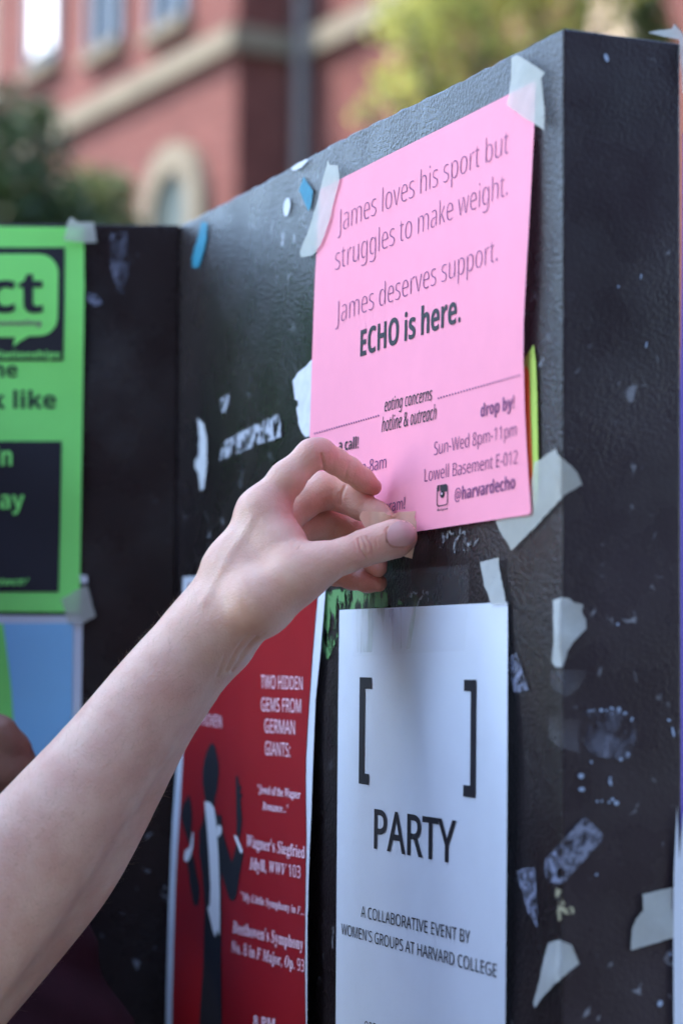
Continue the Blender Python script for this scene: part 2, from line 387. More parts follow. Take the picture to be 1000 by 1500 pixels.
scrap('tape_residue', [(640, 775), (680, 770), (700, 790), (690, 806), (660, 810), (640, 800)], SA(0.0008), M_residw, 'pale scratches on the board below the pink flyer', 'paper residue', amp=1.2)
scrap('tape_strip', Z(780, 860, 3.95, [(115, 75), (170, 60), (215, 68), (240, 90), (290, 100), (283, 140), (305, 185), (308, 240), (250, 300), (200, 370), (172, 465), (125, 460), (110, 430), (120, 300), (117, 180)]), SWRAP(0.0016), M_tapeop, 'pale masking tape wrapped on the board corner at mid height', 'tape', extra_x=CX, wob=0.0008)
scrap('clear_tape', Z(780, 860, 3.95, [(100, 482), (200, 480), (312, 480), (300, 530), (250, 600), (190, 637), (130, 600), (100, 560)]), SWRAP(0.0014), M_clear, 'clear tape curl on the board corner under the pale masking tape', 'tape', extra_x=CX, wob=0.0025)
scrap('clear_tape', Z(780, 860, 3.95, [(90, 752), (180, 760), (270, 770), (262, 860), (270, 960), (150, 925), (95, 882)]), SWRAP(0.0014), M_clear, 'lower clear tape curl on the board corner beside the ring of specks', 'tape', extra_x=CX, wob=0.0025)
scrap('tape_residue', smoothpoly(Z(780, 860, 3.95, [(300, 725), (400, 705), (540, 720), (590, 800), (590, 900), (550, 990), (440, 990), (330, 960), (290, 850)])), SB(0.0007), M_resid2, 'faint round glue stain on the narrow end of the board', 'glue stain')
scrap('clear_tape', Z(740, 1180, 3.846, [(450, 60), (550, 170), (540, 200), (430, 320), (330, 430), (300, 440), (240, 430), (215, 370), (225, 300), (290, 240), (380, 130)]), SWRAP(0.0014), M_residgrey, 'wrinkled bluish clear tape slanting across the lower board corner', 'tape', extra_x=CX)
scrap('tape_residue', Z(740, 1180, 3.846, [(285, 465), (315, 480), (312, 520), (340, 560), (385, 575), (385, 605), (340, 615), (305, 590), (312, 640), (298, 655), (290, 600), (300, 560), (280, 500)]), SB(0.0010), M_flecky, 'small yellowish flaky residue under the wrinkled clear tape', 'tape residue')
scrap('tape_strip', Z(740, 1180, 3.846, [(240, 775), (300, 758), (370, 785), (395, 840), (415, 890), (330, 960), (270, 1010), (200, 1090), (165, 1140), (155, 1120), (195, 960), (215, 860)]), SWRAP(0.0016), M_tapeop, 'pale pointed masking tape lowest on the board corner', 'tape', extra_x=CX, wob=0.0006)
scrap('tape_strip', Z(740, 1180, 3.846, [(770, 500), (860, 478), (955, 458), (1000, 455), (1000, 735), (945, 745), (705, 815), (710, 700), (735, 640), (775, 590)]), SB(0.0016), M_tapeop, 'wide pale masking tape holding the white paper at the right edge', 'tape', wob=0.0004)
scrap('tape_strip', [(948, 48), (965, 44), (983, 42), (987, 35), (996, 45), (1004, 60), (1005, 140), (999, 135), (994, 58), (970, 53)], SB(0.0016), M_tapeop, 'crumpled masking tape over the top right corner of the board', 'tape', wob=0.0006)
scrap('tape_residue', [(162, 342), (186, 339), (189, 378), (184, 432), (174, 428), (162, 393)], SC(0.0010), M_resid2, 'faint bluish smear on the rear panel right of the green flyer', 'tape residue')
scrap('tape_residue', [(126, 428), (142, 432), (150, 444), (140, 450), (128, 440)], SC(0.0010), M_residgrey, 'small pale smudge beside the green flyer right edge', 'tape residue')

# ------------------------------------------------------------------ pink flyer
def sm(a, b, x):
    t = min(1, max(0, (x-a)/(b-a))); return t*t*(3-2*t)
uP0 = (SA()(470, 300)-E0).dot(dA); uP1 = (SA()(777, 300)-E0).dot(dA)
zTop = hit(600, 200, E0, nA).z; zBot = hit(600, 780, E0, nA).z
def lift_pink(u, v):
    s = (u-uP0)/(uP1-uP0); t = (zTop-v)/(zTop-zBot)         # 0..1 right, 0..1 down
    s = min(1.1, max(-.1, s)); t = min(1.2, max(-.2, t))
    return 0.003*sm(0.15, 1.0, t)*(1-sm(0.1, 0.95, s)) + 0.004*sm(0.72, 1.0, s)*math.sin(math.pi*min(1, max(0, t)))**2 + 0.0015*sm(0.5, 1, t) + 0.0006*math.sin(9*s+3*t)
S_pink = SA(0.0022, lift_pink)
pink = patch('pink_flyer', smoothpoly([(470, 277.5)], 1) + [(498, 262.5), (560, 231), (620, 201), (680, 171), (745, 138), (784, 119), (783, 150), (781.5, 190), (778, 260), (773.5, 340), (770, 400), (766.5, 470), (766, 530), (768, 600), (771, 660), (775, 720), (777, 749), (775, 753.5), (720, 762), (660, 771), (612, 778.5), (560, 786.5), (500, 795.5), (449, 803), (450, 740), (452, 680), (454, 620), (456, 550), (458.5, 480), (461, 410), (463.5, 370), (466, 325)], S_pink, M_pink, step=12)
tag(pink, 'bright pink paper flyer taped to the board under the hand', 'flyer')
N = FN; lean = 0.02
text_block('lettering', [
    ('James loves his sport but', N, -0.014, 0, (494, 341.3), (743.8, 224.4), 34.0, 37.0, .714, lean),
    ('struggles to make weight.', N, -0.014, 0, (490.4, 396.8), (742.3, 286.0), 34.3, 36.0, .714, lean),
    ('James deserves support.', N, -0.014, 0, (491, 475.0), (727.5, 382.2), 33.5, 35.5, .714, lean)], S_pink, M_inkl, pink)
text_block('lettering', [(bold('ECHO is here.'), N, 0, 0, (527, 522.6), (673.5, 471.0), 38.4, 42, .714, lean)], S_pink, M_ink, pink)
text_block('lettering', [(italic('eating concerns'), N, 0, -0.05, (562.5, 603), (631.8, 586), 18.5, 19.5, .70, 0.05),
                         (italic('hotline & outreach'), N, 0, -0.05, (558.3, 633), (638.1, 614), 20.5, 21, .70, 0.05)], S_pink, M_ink, pink)
text_block('lettering', [(bold('drop by!'), N, 0, 0, (703.2, 611), (752.2, 598), 18.5, 19.5, .714, lean),
                         ('Sun-Wed 8pm-11pm', N, -0.006, 0, (635, 667.0), (755.5, 638.5), 19.5, 20, .714, lean),
                         ('Lowell Basement E-012', N, -0.006, 0, (621, 706), (757, 678.8), 19.3, 19.5, .714, lean),
                         (bold('@harvardecho'), N, 0, 0, (665, 734), (753.3, 715.5), 18.5, 19.5, .714, lean)], S_pink, M_inkl, pink)
text_block('lettering', [(bold('a call!'), N, 0, 0, (495.5, 661), (524.7, 656.5), 16.5, 17, .714, lean)], S_pink, M_ink, pink)
text_block('lettering', [('8pm-8am', N, 0, 0, (511, 698), (565, 685.2), 17.5, 18, .714, lean),
                         ('Instagram!', N, 0, 0, (536, 757), (592.6, 745), 16.5, 17, .714, lean)], S_pink, M_inkl, pink)
for (a, b, n) in [((461, 635), (553.8, 608.8), 27), ((641.3, 583.2), (759.2, 550), 29)]:
    dots = []
    for i in range(n):
        t = i/(n-1); dots.append(ell(a[0]+(b[0]-a[0])*t, a[1]+(b[1]-a[1])*t, 1.05, 1.5, 8))
    patch('dotted_line', dots, S_pink, M_inkl, pink, step=0, extra=0.0004)
def rr(H, x0, y0, x1, y1, r, n=5):
    P = []
    for (cx, cy, a0) in [(x1-r, y1-r, 0), (x0+r, y1-r, 90), (x0+r, y0+r, 180), (x1-r, y0+r, 270)]:
        for k in range(n+1): P.append((cx+r*math.cos(R(a0+90*k/n)), cy+r*math.sin(R(a0+90*k/n))))
    return [H(*p) for p in P]
HI = homography([(0, 0), (1, 0), (1, 1), (0, 1)], [(639.3, 711), (655, 708.5), (655.3, 739.5), (638.8, 742.5)])
outer = rr(HI, 0, 0, 1, 1, .16); inn = rr(HI, .06, .04, .94, .96, .13)
ringf = [[outer[i], outer[(i+1) % len(outer)], inn[(i+1) % len(outer)], inn[i]] for i in range(len(outer))]
cam_polys = ringf + [[HI(.06, .03), HI(.20, .03), HI(.20, .3), HI(.06, .3)], [HI(.30, .03), HI(.94, .03), HI(.94, .36), HI(.70, .36), HI(.30, .28)],
                     [HI(.5+.2*math.cos(t), .47+.17*math.sin(t)) for t in [i*.524 for i in range(12)]]]
icon = patch('camera_logo', cam_polys, S_pink, M_ink, pink, step=0, extra=0.0004)
patch('logo_lens', [[HI(.46+.07*math.cos(t), .44+.055*math.sin(t)) for t in [i*.785 for i in range(8)]]], S_pink, M_inkp, icon, step=0, extra=0.0008)
text_block('lettering', [(script('Instagram'), N, 0.01, 0, (639.5, 748.8), (655.2, 745.8), 4.0, 4.0, .70, 0)], S_pink, M_ink, pink)

# neon sheet peeking out behind the pink flyer
yg = patch('lime_flyer', [(760, 540), (771, 520), (781, 505), (784, 530), (786, 580), (787, 640), (788, 700), (786, 728), (783, 748), (760, 752)], SA(0.0014), M_lime, step=12)
tag(yg, 'yellow green flyer edge peeking out behind the pink flyer', 'flyer')
og = patch('orange_flyer', [(758, 560), (770, 535), (774.5, 545), (776, 600), (779, 690), (781, 735), (779, 756), (758, 758)], SA(0.0018), M_orange, step=12)
tag(og, 'thin orange red flyer edge between the pink flyer and the yellow green one', 'flyer')

# tapes of the pink flyer
top = lambda base: SA(base, lambda u, v: max(0.0, lift_pink(u, v)*0.9) if uP0-.012 < u < uP1+.02 else 0.0)
scrap('tape_strip', Z(420, 220, 8.33, [(470, 240), (490, 180), (500, 125), (520, 180), (625, 185), (640, 330), (630, 410), (575, 620), (520, 850), (420, 1140), (330, 1270), (280, 1290), (170, 1305), (160, 1240), (200, 1130), (260, 990), (320, 800), (390, 560), (440, 340)]), top(0.0036), M_tape, 'long narrow masking tape on the top left corner of the pink flyer', 'tape', amp=0.4, wob=0.0004)
scrap('tape_strip', Z(720, 60, 7.143, [(205, 170), (265, 145), (380, 215), (550, 330), (515, 390), (520, 450), (540, 640), (550, 790), (545, 935), (440, 865), (330, 800), (155, 670), (180, 540), (200, 400)]), top(0.0036), M_tape, 'square masking tape on the top right corner of the pink flyer', 'tape', amp=0.4, wob=0.0004)
scrap('tape_strip', Z(600, 640, 3.846, [(700, 140), (735, 128), (820, 65), (830, 100), (905, 160), (940, 200), (968, 270), (860, 335), (720, 490), (570, 640), (545, 590), (520, 560), (500, 520), (474, 450), (660, 400)]), SWRAP(0.0021), M_tape, 'large torn masking tape at the bottom right corner of the pink flyer', 'tape', extra_x=CX[:1], amp=0.6)

# ------------------------------------------------------------------ white party flyer
def lift_party(u, v):
    s = (u+0.15)/0.2
    return 0.0022*(1+math.sin(13*s+2.0*(v-1.3)*4)) * sm(1.43, 1.34, v) + 0.0012*(1+math.sin(6*s-7*v))
S_party = SA(0.0016, lift_party)
party = patch('party_flyer', [(497, 893.5), (620, 888), (743, 882), (743, 950), (742.4, 1100), (741.6, 1250), (739.5, 1500), (738, 1735), (615, 1690), (490, 1645), (491.5, 1500), (493.3, 1250), (495, 1050)], S_party, M_white, step=12)
tag(party, 'white paper flyer with large black square brackets and party lettering', 'flyer')
p4 = lambda pts: [(480+a/3.5714, 950+b/3.5714) for a, b in pts]
patch('bracket', [p4([(166, 150), (228, 152), (227, 210), (193, 210), (187, 653), (215, 657), (213, 714), (161, 706)])], S_party, M_ink, party, step=12, extra=0.0005)
patch('bracket', [p4([(711, 163), (775, 163), (771, 783), (706, 774), (707, 713), (742, 717), (746, 225), (710, 222)])], S_party, M_ink, party, step=12, extra=0.0005)
text_block('lettering', [('PARTY', N, 0.010, 0, (547.2, 1241.8), (667, 1264.5), 57, 62, .727, 0.01)], S_party, M_ink, party, 0.0005)
text_block('lettering', [('A COLLABORATIVE EVENT BY', N, 0, 0, (528.2, 1343.2), (687.8, 1382.4), 16.8, 19.3, .727, 0.01),
                         ("WOMEN'S GROUPS AT HARVARD COLLEGE", N, 0, 0, (499.6, 1368.2), (726.6, 1432), 16, 20, .727, 0.01),
                         ('OPE', N, 0, 0, (533.2, 1511.5), (549.6, 1515.5), 16.5, 16.8, .727, 0.01)], S_party, M_ink, party, 0.0005)
scrap('clear_tape', [(517, 838), (600, 834), (686, 828), (684, 900), (680, 953), (600, 957), (517, 962)], SA(0.0062), M_clear, 'wide clear tape across the top edge of the party flyer', 'tape', step=12, amp=0.2)

ctp = COL.objects['clear_tape.003'] if 'clear_tape.003' in COL.objects else None
patch('adhesive_smear', [(520, 845), (560, 842), (612, 838), (608, 900), (600, 950), (560, 955), (520, 956)], SA(0.0057), M_smear, ctp, step=12)
patch('adhesive_smear', [(566, 893), (588, 890), (592, 920), (588, 950), (574, 952), (568, 930)], SA(0.0059), M_smearv, ctp, step=12)

# ------------------------------------------------------------------ red concert poster
def lift_red(u, v):
    s = (u-UIN)/0.26
    l = 0.015*sm(1.44, 1.18, v)*(1-sm(0.0, 0.75, s)) + 0.0055*sm(1.44, 1.2, v)*sm(.7, 1.0, s)
    return l + 0.0022*(1+math.sin(11*s+1.0))*sm(1.46, 1.38, v)
S_red = SA(0.0018, lift_red)
redL = [(268, 845), (266, 900), (264, 1000), (259.4, 1111), (252.5, 1205), (247.8, 1312), (244.5, 1420), (243, 1500), (241.5, 1600)]
redR = [(479, 832), (476.5, 865), (468.8, 960), (462, 1025), (458.5, 1109), (455.7, 1193), (454.4, 1220), (452, 1280), (450, 1360), (449.6, 1500), (449, 1660)]
red = patch('concert_poster', redL + [(345, 1630)] + redR[::-1] + [(370, 838)], S_red, M_white, step=12)
tag(red, 'dark red concert poster with white border and conductor silhouette', 'poster')
inL = [(276, 855), (274, 930), (272, 1020), (268.8, 1093), (263.5, 1187), (258, 1280), (255, 1374), (252.5, 1468), (251, 1592)]
inR = [(467, 845), (464, 880), (457.2, 960), (452, 1038), (447.7, 1109), (447.3, 1147), (448.3, 1230), (447, 1300), (446.4, 1340), (446, 1420), (447, 1500), (446.5, 1645)]
rp = patch('printed_area', inL + [(345, 1618)] + inR[::-1] + [(370, 851)], S_red, M_red, red, step=12, extra=0.0005)
q8 = lambda pts: [(240+a/3.193, 1030+b/3.193) for a, b in pts]
cond = patch('conductor_figure', [smoothpoly(q8([(222, 188), (240, 205), (252, 260), (257, 320), (250, 400), (240, 440), (232, 490), (200, 470), (185, 400), (180, 340), (188, 270), (205, 215)])),
    q8([(195, 475), (238, 495), (250, 525), (270, 525), (275, 600), (298, 680), (318, 745), (332, 690), (340, 650), (372, 705), (355, 800), (342, 890), (330, 922), (315, 925), (303, 910), (268, 790), (270, 1000), (268, 1150), (272, 1500), (272, 1700), (160, 1700), (165, 1500), (185, 1200), (190, 960), (180, 800), (165, 700), (165, 600), (180, 560)]),
    q8([(335, 340), (348, 345), (352, 390), (360, 380), (362, 395), (356, 420), (370, 430), (358, 450), (366, 540), (360, 600), (350, 650), (340, 600), (338, 480), (336, 400)]),
    smoothpoly(q8([(115, 430), (125, 450), (133, 520), (130, 590), (120, 660), (105, 620), (82, 540), (88, 480), (105, 450)])),
    smoothpoly(q8([(108, 690), (135, 710), (155, 800), (168, 870), (162, 935), (148, 948), (135, 920), (120, 830)]))], S_red, M_ink, red, step=12, extra=0.0009)
patch('white_shirt', [q8([(190, 460), (215, 462), (235, 490), (245, 560), (255, 700), (262, 900), (262, 1090), (250, 1060), (240, 1095), (228, 1060), (205, 960), (215, 940), (218, 860), (210, 700), (200, 560)]),
    smoothpoly(q8([(250, 575), (268, 575), (270, 605), (252, 625)])), q8([(328, 620), (342, 622), (370, 695), (358, 702)]), smoothpoly(q8([(135, 600), (138, 640), (130, 700), (112, 740), (95, 730), (100, 690), (122, 670)]))], S_red, M_inkw, cond, step=12, extra=0.0013)
text_block('lettering', [('TWO HIDDEN', N, 0, 0, (382, 1008), (443, 1010.5), 19.6, 19.6, .727, 0), ('GEMS FROM', N, 0, 0, (382.6, 1041.5), (440.8, 1044), 20, 20.3, .727, 0),
    ('GERMAN', N, 0, 0, (387.6, 1073), (431.8, 1076), 20.5, 21, .727, 0), ('GIANTS:', N, 0, 0, (388, 1105.6), (425, 1109), 20.3, 20.5, .727, 0),
    ('BEETHOVEN', N, 0, 0, (276, 1059), (324.6, 1066), 17, 18, .727, 0), (bold('8 PM'), N, 0, 0, (371, 1503), (402.4, 1508), 16, 16, .727, 0)], S_red, M_inkp, red, 0.0010)
text_block('lettering', [(chancery('\u201cJewel of the Wagner'), N, 0, 0, (377.3, 1162), (439.9, 1170), 13, 13, .70, 0), (chancery('Romance...\u201d'), N, 0, 0, (384.4, 1186), (422, 1191), 12, 12, .70, 0),
    (chancery("Wagner's Siegfried"), N, 0, 0, (361.6, 1240), (446.2, 1257.5), 18, 18, .70, 0), (chancery('Idyll, WWV 103'), N, 0, 0, (365.6, 1273), (440, 1286.5), 17.5, 17.5, .70, 0),
    (chancery('\u201cMy Little Symphony in F...'), N, 0, 0, (353, 1318), (446, 1341), 12, 12, .70, 0),
    (chancery("Beethoven's Symphony"), N, 0, 0, (340.4, 1366), (444, 1392), 18.5, 18.5, .70, 0), (chancery('No. 8 in F Major, Op. 93'), N, 0, 0, (338.4, 1394), (445.6, 1424), 17.5, 17.5, .70, 0)], S_red, M_inkp, red, 0.0010)

# ------------------------------------------------------------------ green and blue flyers on the rear panel
S_gr = SC(0.0016, lambda u, v: 0.0012*(1+math.sin(60*v+25*u)))
gr = patch('green_flyer', [(-322, 331), (0, 331.5), (123.5, 333), (124, 420), (122, 560), (120, 700), (117, 897), (0, 896), (-325, 895)], S_gr, M_green, step=12)
tag(gr, 'bright green flyer with black boxes and speech bubble on rear panel', 'flyer')
b1 = patch('black_box', [(-300, 362), (95, 362.5), (94.5, 450), (92.5, 528.5), (-300, 528)], S_gr, M_ink, gr, step=12, extra=0.0005)
bub = []
for (cx, cy, rx, a0) in [(58, 400, 28, -90), (58, 464, 27, 0)]:
    for k in range(7): bub.append((cx+rx*math.cos(R(a0+15*k)), cy+28*math.sin(R(a0+15*k))))
bub = [(-285, 371.5)] + bub + [(43, 492.5), (30, 500), (19.5, 508), (22.5, 494), (-285, 492)]
patch('speech_bubble', bub, S_gr, M_green, b1, step=12, extra=0.0009)
text_block('lettering', [(bold('ct'), N, 0, 0, (-17, 457.5), (63, 457.5), 46, 46, .545, 0)], S_gr, M_ink, gr, 0.0014)
text_block('lettering', [(bold('counseling'), N, 0, 0, (-8, 476.5), (60, 476.5), 7.5, 7.5, .727, 0)], S_gr, M_inkl, gr, 0.0014)
text_block('lettering', [(bold('relationships'), N, 0, 0, (-15, 524.3), (88, 524.3), 10.5, 10.5, .727, 0)], S_gr, M_inkg, gr, 0.0014)
text_block('lettering', [(bold('he'), N, 0, 0, (-9, 552), (25.5, 552), 23, 23, .756, 0), (bold('k like'), N, 0, 0, (-12, 598), (82, 598), 26.5, 26.5, .756, 0)], S_gr, M_ink, gr, 0.0006)
b2 = patch('black_box', [(-300, 646), (90.5, 646.5), (88.5, 760), (86, 867), (-300, 867)], S_gr, M_ink, gr, step=12, extra=0.0005)
text_block('lettering', [(bold('in'), N, 0, 0, (-7, 682), (18, 682), 21.5, 21.5, .545, 0), (bold('day'), N, 0, 0, (-20, 745), (36, 745), 20, 20, .545, 0), (bolditalic('contact/'), N, 0, 0.25, (-32, 857), (43, 857), 11, 11, .756, 0)], S_gr, M_inkg, gr, 0.0014)
S_bl = SC(0.0012, lambda u, v: 0.001*(1+math.sin(40*v)))
bl = patch('blue_flyer', [(-324, 902), (0, 901), (121, 902), (120, 1000), (118.5, 1100), (117, 1300), (115, 1462), (-328, 1462)], S_bl, M_white, step=12)
tag(bl, 'blue flyer with white border and green shape below the green flyer', 'flyer')
bp_ = patch('printed_area', [(-312, 913), (108, 913), (106, 1060), (104, 1300), (102, 1450), (-316, 1450)], S_bl, M_blue, bl, step=12, extra=0.0005)
patch('green_shape', [(-160, 913.5), (5, 913.5), (16, 1000), (22, 1080), (30, 1150), (40, 1300), (-120, 1300)], S_bl, M_green, bp_, step=12, extra=0.0009)
scrap('tape_strip', [(99, 326), (104, 318), (114, 325), (138, 326), (142.5, 355), (124, 355.5), (94, 352)], SC(0.0046), M_tape, 'masking tape at the top right corner of the green flyer', 'tape')
scrap('tape_strip', [(90, 877), (120, 860), (128, 857), (140, 903), (117, 915), (100, 913)], SC(0.0046), M_tape, 'masking tape at the bottom right corner of the green flyer', 'tape')
scrap('paper_scrap', [(117, 842), (128, 843), (129, 853), (119, 856)], SC(0.0030), M_scrapwhite, 'tiny white scrap just above the lower green flyer tape', 'paper scrap')

# flyers on the far side of the slab, sticking out past its edge
Sbk = Surf(E0 - nB*(-0.0) , nB, dB, -0.004)
vf = patch('violet_flyer', [(999.5, 195), (1110, 205), (1105, 1290), (984, 1280), (988, 1150), (991.5, 1000), (993, 800), (995, 600), (998, 400)], Sbk, M_violet, step=40)
tag(vf, 'violet blue flyer sticking out past the right edge of the board', 'flyer')
wf = patch('white_flyer', [(991, 1180), (994, 1260), (1000, 1190), (1110, 1190), (1100, 1720), (984, 1690), (986, 1500), (985.5, 1384), (986, 1284)], SB(0.0024), M_white, step=40)
tag(wf, 'blank white paper edge taped at the lower right of the board', 'flyer')

# ------------------------------------------------------------------ signed-distance modelling for bodies
def vec(p): return np.array((p[0], p[1], p[2]), dtype=np.float32)
def sd_cone(P, a, b, ra, rb):
    """round cone, close approximation: capsule with linearly varying radius"""
    ba = b-a; L = float(ba@ba)+1e-12
    t = np.clip(((P-a)@ba)/L, 0, 1)
    return np.sqrt(((P-a-t[:, None]*ba)**2).sum(1)) - (ra+(rb-ra)*t)
def sd_ell(P, c, r, Rm=None):
    q = P-c
    if Rm is not None: q = q@Rm
    k0 = np.sqrt(((q/r)**2).sum(1)); k1 = np.sqrt(((q/(r*r))**2).sum(1))+1e-9
    return k0*(k0-1)/k1
def smin(a, b, k):
    h = np.clip(0.5+0.5*(b-a)/k, 0, 1)
    return b+(a-b)*h - k*h*(1-h)
def polygonise(sdf, lo, hi, h):
    lo = np.array(lo, np.float32); n = np.ceil((np.array(hi)-lo)/h).astype(int)+1
    B = 12
    D = np.full(tuple(n), 1.0, np.float32)
    blocks = [(i, j, k) for i in range(0, n[0], B) for j in range(0, n[1], B) for k in range(0, n[2], B)]
    cen = np.array([lo+(np.array(b)+B/2)*h for b in blocks], np.float32)
    dc = np.concatenate([sdf(cen[i:i+40000]) for i in range(0, len(cen), 40000)])
    rad = B*h*0.95+0.004
    for b, d in zip(blocks, dc):
        sl_ = tuple(slice(b[q], min(b[q]+B, n[q])) for q in range(3))
        if abs(d) > rad: D[sl_] = d; continue
        ii = np.meshgrid(*[np.arange(s.start, s.stop) for s in sl_], indexing='ij')
        P = np.stack([x.ravel() for x in ii], 1).astype(np.float32)*h+lo
        D[sl_] = sdf(P).reshape(ii[0].shape)
    ins = D < 0
    c = [(0, 0, 0), (1, 0, 0), (0, 1, 0), (1, 1, 0), (0, 0, 1), (1, 0, 1), (0, 1, 1), (1, 1, 1)]
    s = lambda A, o: A[o[0]:n[0]-1+o[0], o[1]:n[1]-1+o[1], o[2]:n[2]-1+o[2]]
    cnt = sum(s(ins, o).astype(np.int8) for o in c)
    cells = np.argwhere((cnt > 0) & (cnt < 8))
    idx = np.full(tuple(n-1), -1, np.int64); idx[tuple(cells.T)] = np.arange(len(cells))
    acc = np.zeros((len(cells), 3)); w_ = np.zeros(len(cells))
    for a in range(8):
        for b in range(a+1, 8):
            if sum(abs(c[a][q]-c[b][q]) for q in range(3)) != 1: continue
            va = D[tuple((cells+c[a]).T)]; vb = D[tuple((cells+c[b]).T)]
            m = (va < 0) != (vb < 0); t = va[m]/(va[m]-vb[m])
            acc[m] += np.array(c[a])+(np.array(c[b])-np.array(c[a]))*t[:, None]; w_[m] += 1
    V = (cells+acc/w_[:, None])*h+lo
    Q = []
    for ax in range(3):
        o1, o2 = (ax+1) % 3, (ax+2) % 3
        A = ins; sh = [slice(None)]*3; s0 = list(sh); s1 = list(sh)
        s0[ax] = slice(0, n[ax]-1); s1[ax] = slice(1, n[ax])
        ch = np.argwhere(A[tuple(s0)] != A[tuple(s1)])
        ch = ch[(ch[:, o1] > 0) & (ch[:, o2] > 0) & (ch[:, o1] < n[o1]-1) & (ch[:, o2] < n[o2]-1)]
        d1 = np.zeros(3, int); d1[o1] = 1; d2 = np.zeros(3, int); d2[o2] = 1
        q = np.stack([idx[tuple((ch-d1-d2).T)], idx[tuple((ch-d2).T)], idx[tuple(ch.T)], idx[tuple((ch-d1).T)]], 1)
        fl_ = A[tuple(ch.T)]
        q[~fl_] = q[~fl_][:, ::-1]; Q.append(q)
    return V, np.concatenate(Q)

def J(px, py, d): return vec(at(px, py, d))
PX = 1.25/F                                           # one photo pixel at the hand, in metres

# ---- the person pinning up the flyer (left hand, arm, body)
def chain(P, pts, k=0.004):
    d = None
    for (a, ra), (b, rb) in zip(pts[:-1], pts[1:]):
        e = sd_cone(P, a, b, ra, rb)
        d = e if d is None else smin(d, e, k)
    return d
DZ = -0.025                                           # the whole hand stands this much clear of the sheet
def c(px, py, d, r): return (J(px, py, d+DZ), r*(d+DZ)/F)
elbow = (-190, 1555, 1.165)
radius_bone = [c(*elbow, 92), c(-95, 1425, 1.185, 92), c(-10, 1322, 1.20, 88), c(65, 1226, 1.21, 80), c(138, 1134, 1.222, 69), c(212, 1031, 1.234, 57), c(266, 962, 1.243, 49), c(310, 914, 1.248, 46)]
ulna_bone = [c(-175, 1575, 1.195, 84), c(-75, 1450, 1.22, 88), c(12, 1345, 1.236, 88), c(88, 1251, 1.244, 85), c(163, 1154, 1.252, 64), c(236, 1046, 1.26, 48), c(284, 972, 1.264, 46), c(315, 915, 1.266, 44)]
palm_parts = [
    [c(305, 928, 1.252, 48), c(345, 840, 1.252, 48), c(385, 756, 1.256, 32)],      # index metacarpal
    [c(318, 925, 1.266, 46), c(362, 845, 1.276, 46), c(398, 770, 1.282, 34)],      # middle
    [c(325, 930, 1.275, 42), c(380, 860, 1.290, 42), c(412, 795, 1.302, 32)],      # ring
    [c(330, 935, 1.280, 40), c(395, 872, 1.300, 38), c(424, 822, 1.318, 28)],      # little
    [c(325, 925, 1.243, 44), c(380, 880, 1.234, 51), c(440, 842, 1.232, 37)],      # thumb metacarpal
    [c(386, 752, 1.254, 33), c(410, 800, 1.246, 37), c(425, 832, 1.238, 34)],      # web between thumb and index
    [c(362, 832, 1.256, 48), c(405, 822, 1.262, 42)]]
thumb = [c(430, 846, 1.232, 38), c(475, 824, 1.232, 29), c(508, 813, 1.235, 24.5), c(533, 803, 1.238, 24.0), c(556, 794, 1.241, 23.5), c(578, 787, 1.245, 23.5), c(589, 783.5, 1.2485, 19.5)]
thumb2 = [c(532, 803, 1.2395, 22), c(560, 796, 1.2425, 22), c(580, 791, 1.246, 22.5), c(590, 789, 1.249, 17.5)]
index = [c(382, 750, 1.256, 31), c(420, 702, 1.258, 25.5), c(456, 666, 1.261, 21.5), c(469, 664, 1.264, 20.5), c(492, 676, 1.272, 18.0), c(511, 688, 1.279, 17.5), c(530, 702, 1.285, 16.0), c(546, 713, 1.289, 12.8)]
middle = [c(400, 772, 1.282, 28), c(440, 735, 1.292, 27), c(466, 720, 1.298, 27), c(482, 719, 1.300, 25), c(508, 730, 1.297, 21.5), c(529, 741, 1.292, 19.5), c(552, 753, 1.286, 17.5), c(568, 762, 1.281, 14)]
ring = [c(412, 797, 1.294, 26), c(446, 774, 1.304, 24), c(474, 766, 1.311, 22.5), c(494, 770, 1.314, 21.5), c(516, 781, 1.310, 20.5), c(534, 800, 1.302, 18.5), c(548, 822, 1.294, 16.5), c(554, 833, 1.290, 12.5)]
little = [c(424, 824, 1.310, 23), c(452, 828, 1.318, 20), c(474, 834, 1.322, 18), c(492, 839, 1.320, 17.5), c(516, 846, 1.312, 16.5), c(538, 851, 1.303, 15.5), c(554, 854, 1.297, 13)]
shoL = vec((-0.475, 1.17, 1.345)); elb = J(*elbow)
body_parts = [
    [(vec((-0.52, 1.10, 1.34)), .075), (vec((-0.51, .88, 1.34)), .075)], [(vec((-0.53, 1.05, 1.25)), .11), (vec((-0.53, .93, 1.25)), .11)],
    [(vec((-0.54, 1.04, 1.05)), .10), (vec((-0.54, .94, 1.05)), .10)], [(vec((-0.54, 1.05, .90)), .12), (vec((-0.54, .93, .90)), .12)],
    [(vec((-0.54, 1.08, .86)), .095), (vec((-0.53, 1.09, .48)), .062), (vec((-0.55, 1.09, .09)), .042)], [(vec((-0.54, .90, .86)), .095), (vec((-0.53, .89, .48)), .062), (vec((-0.55, .89, .09)), .042)],
    [(vec((-0.57, 1.09, .045)), .042), (vec((-0.40, 1.10, .03)), .030)], [(vec((-0.57, .89, .045)), .042), (vec((-0.40, .88, .03)), .030)],
    [(shoL, .058), (elb, .045)], [(vec((-0.51, .83, 1.345)), .058), (vec((-0.54, .76, 1.07)), .043), (vec((-0.44, .77, .86)), .030), (vec((-0.41, .78, .79)), .034)],
    [(vec((-0.51, .99, 1.36)), .050), (vec((-0.50, .99, 1.47)), .047)]]
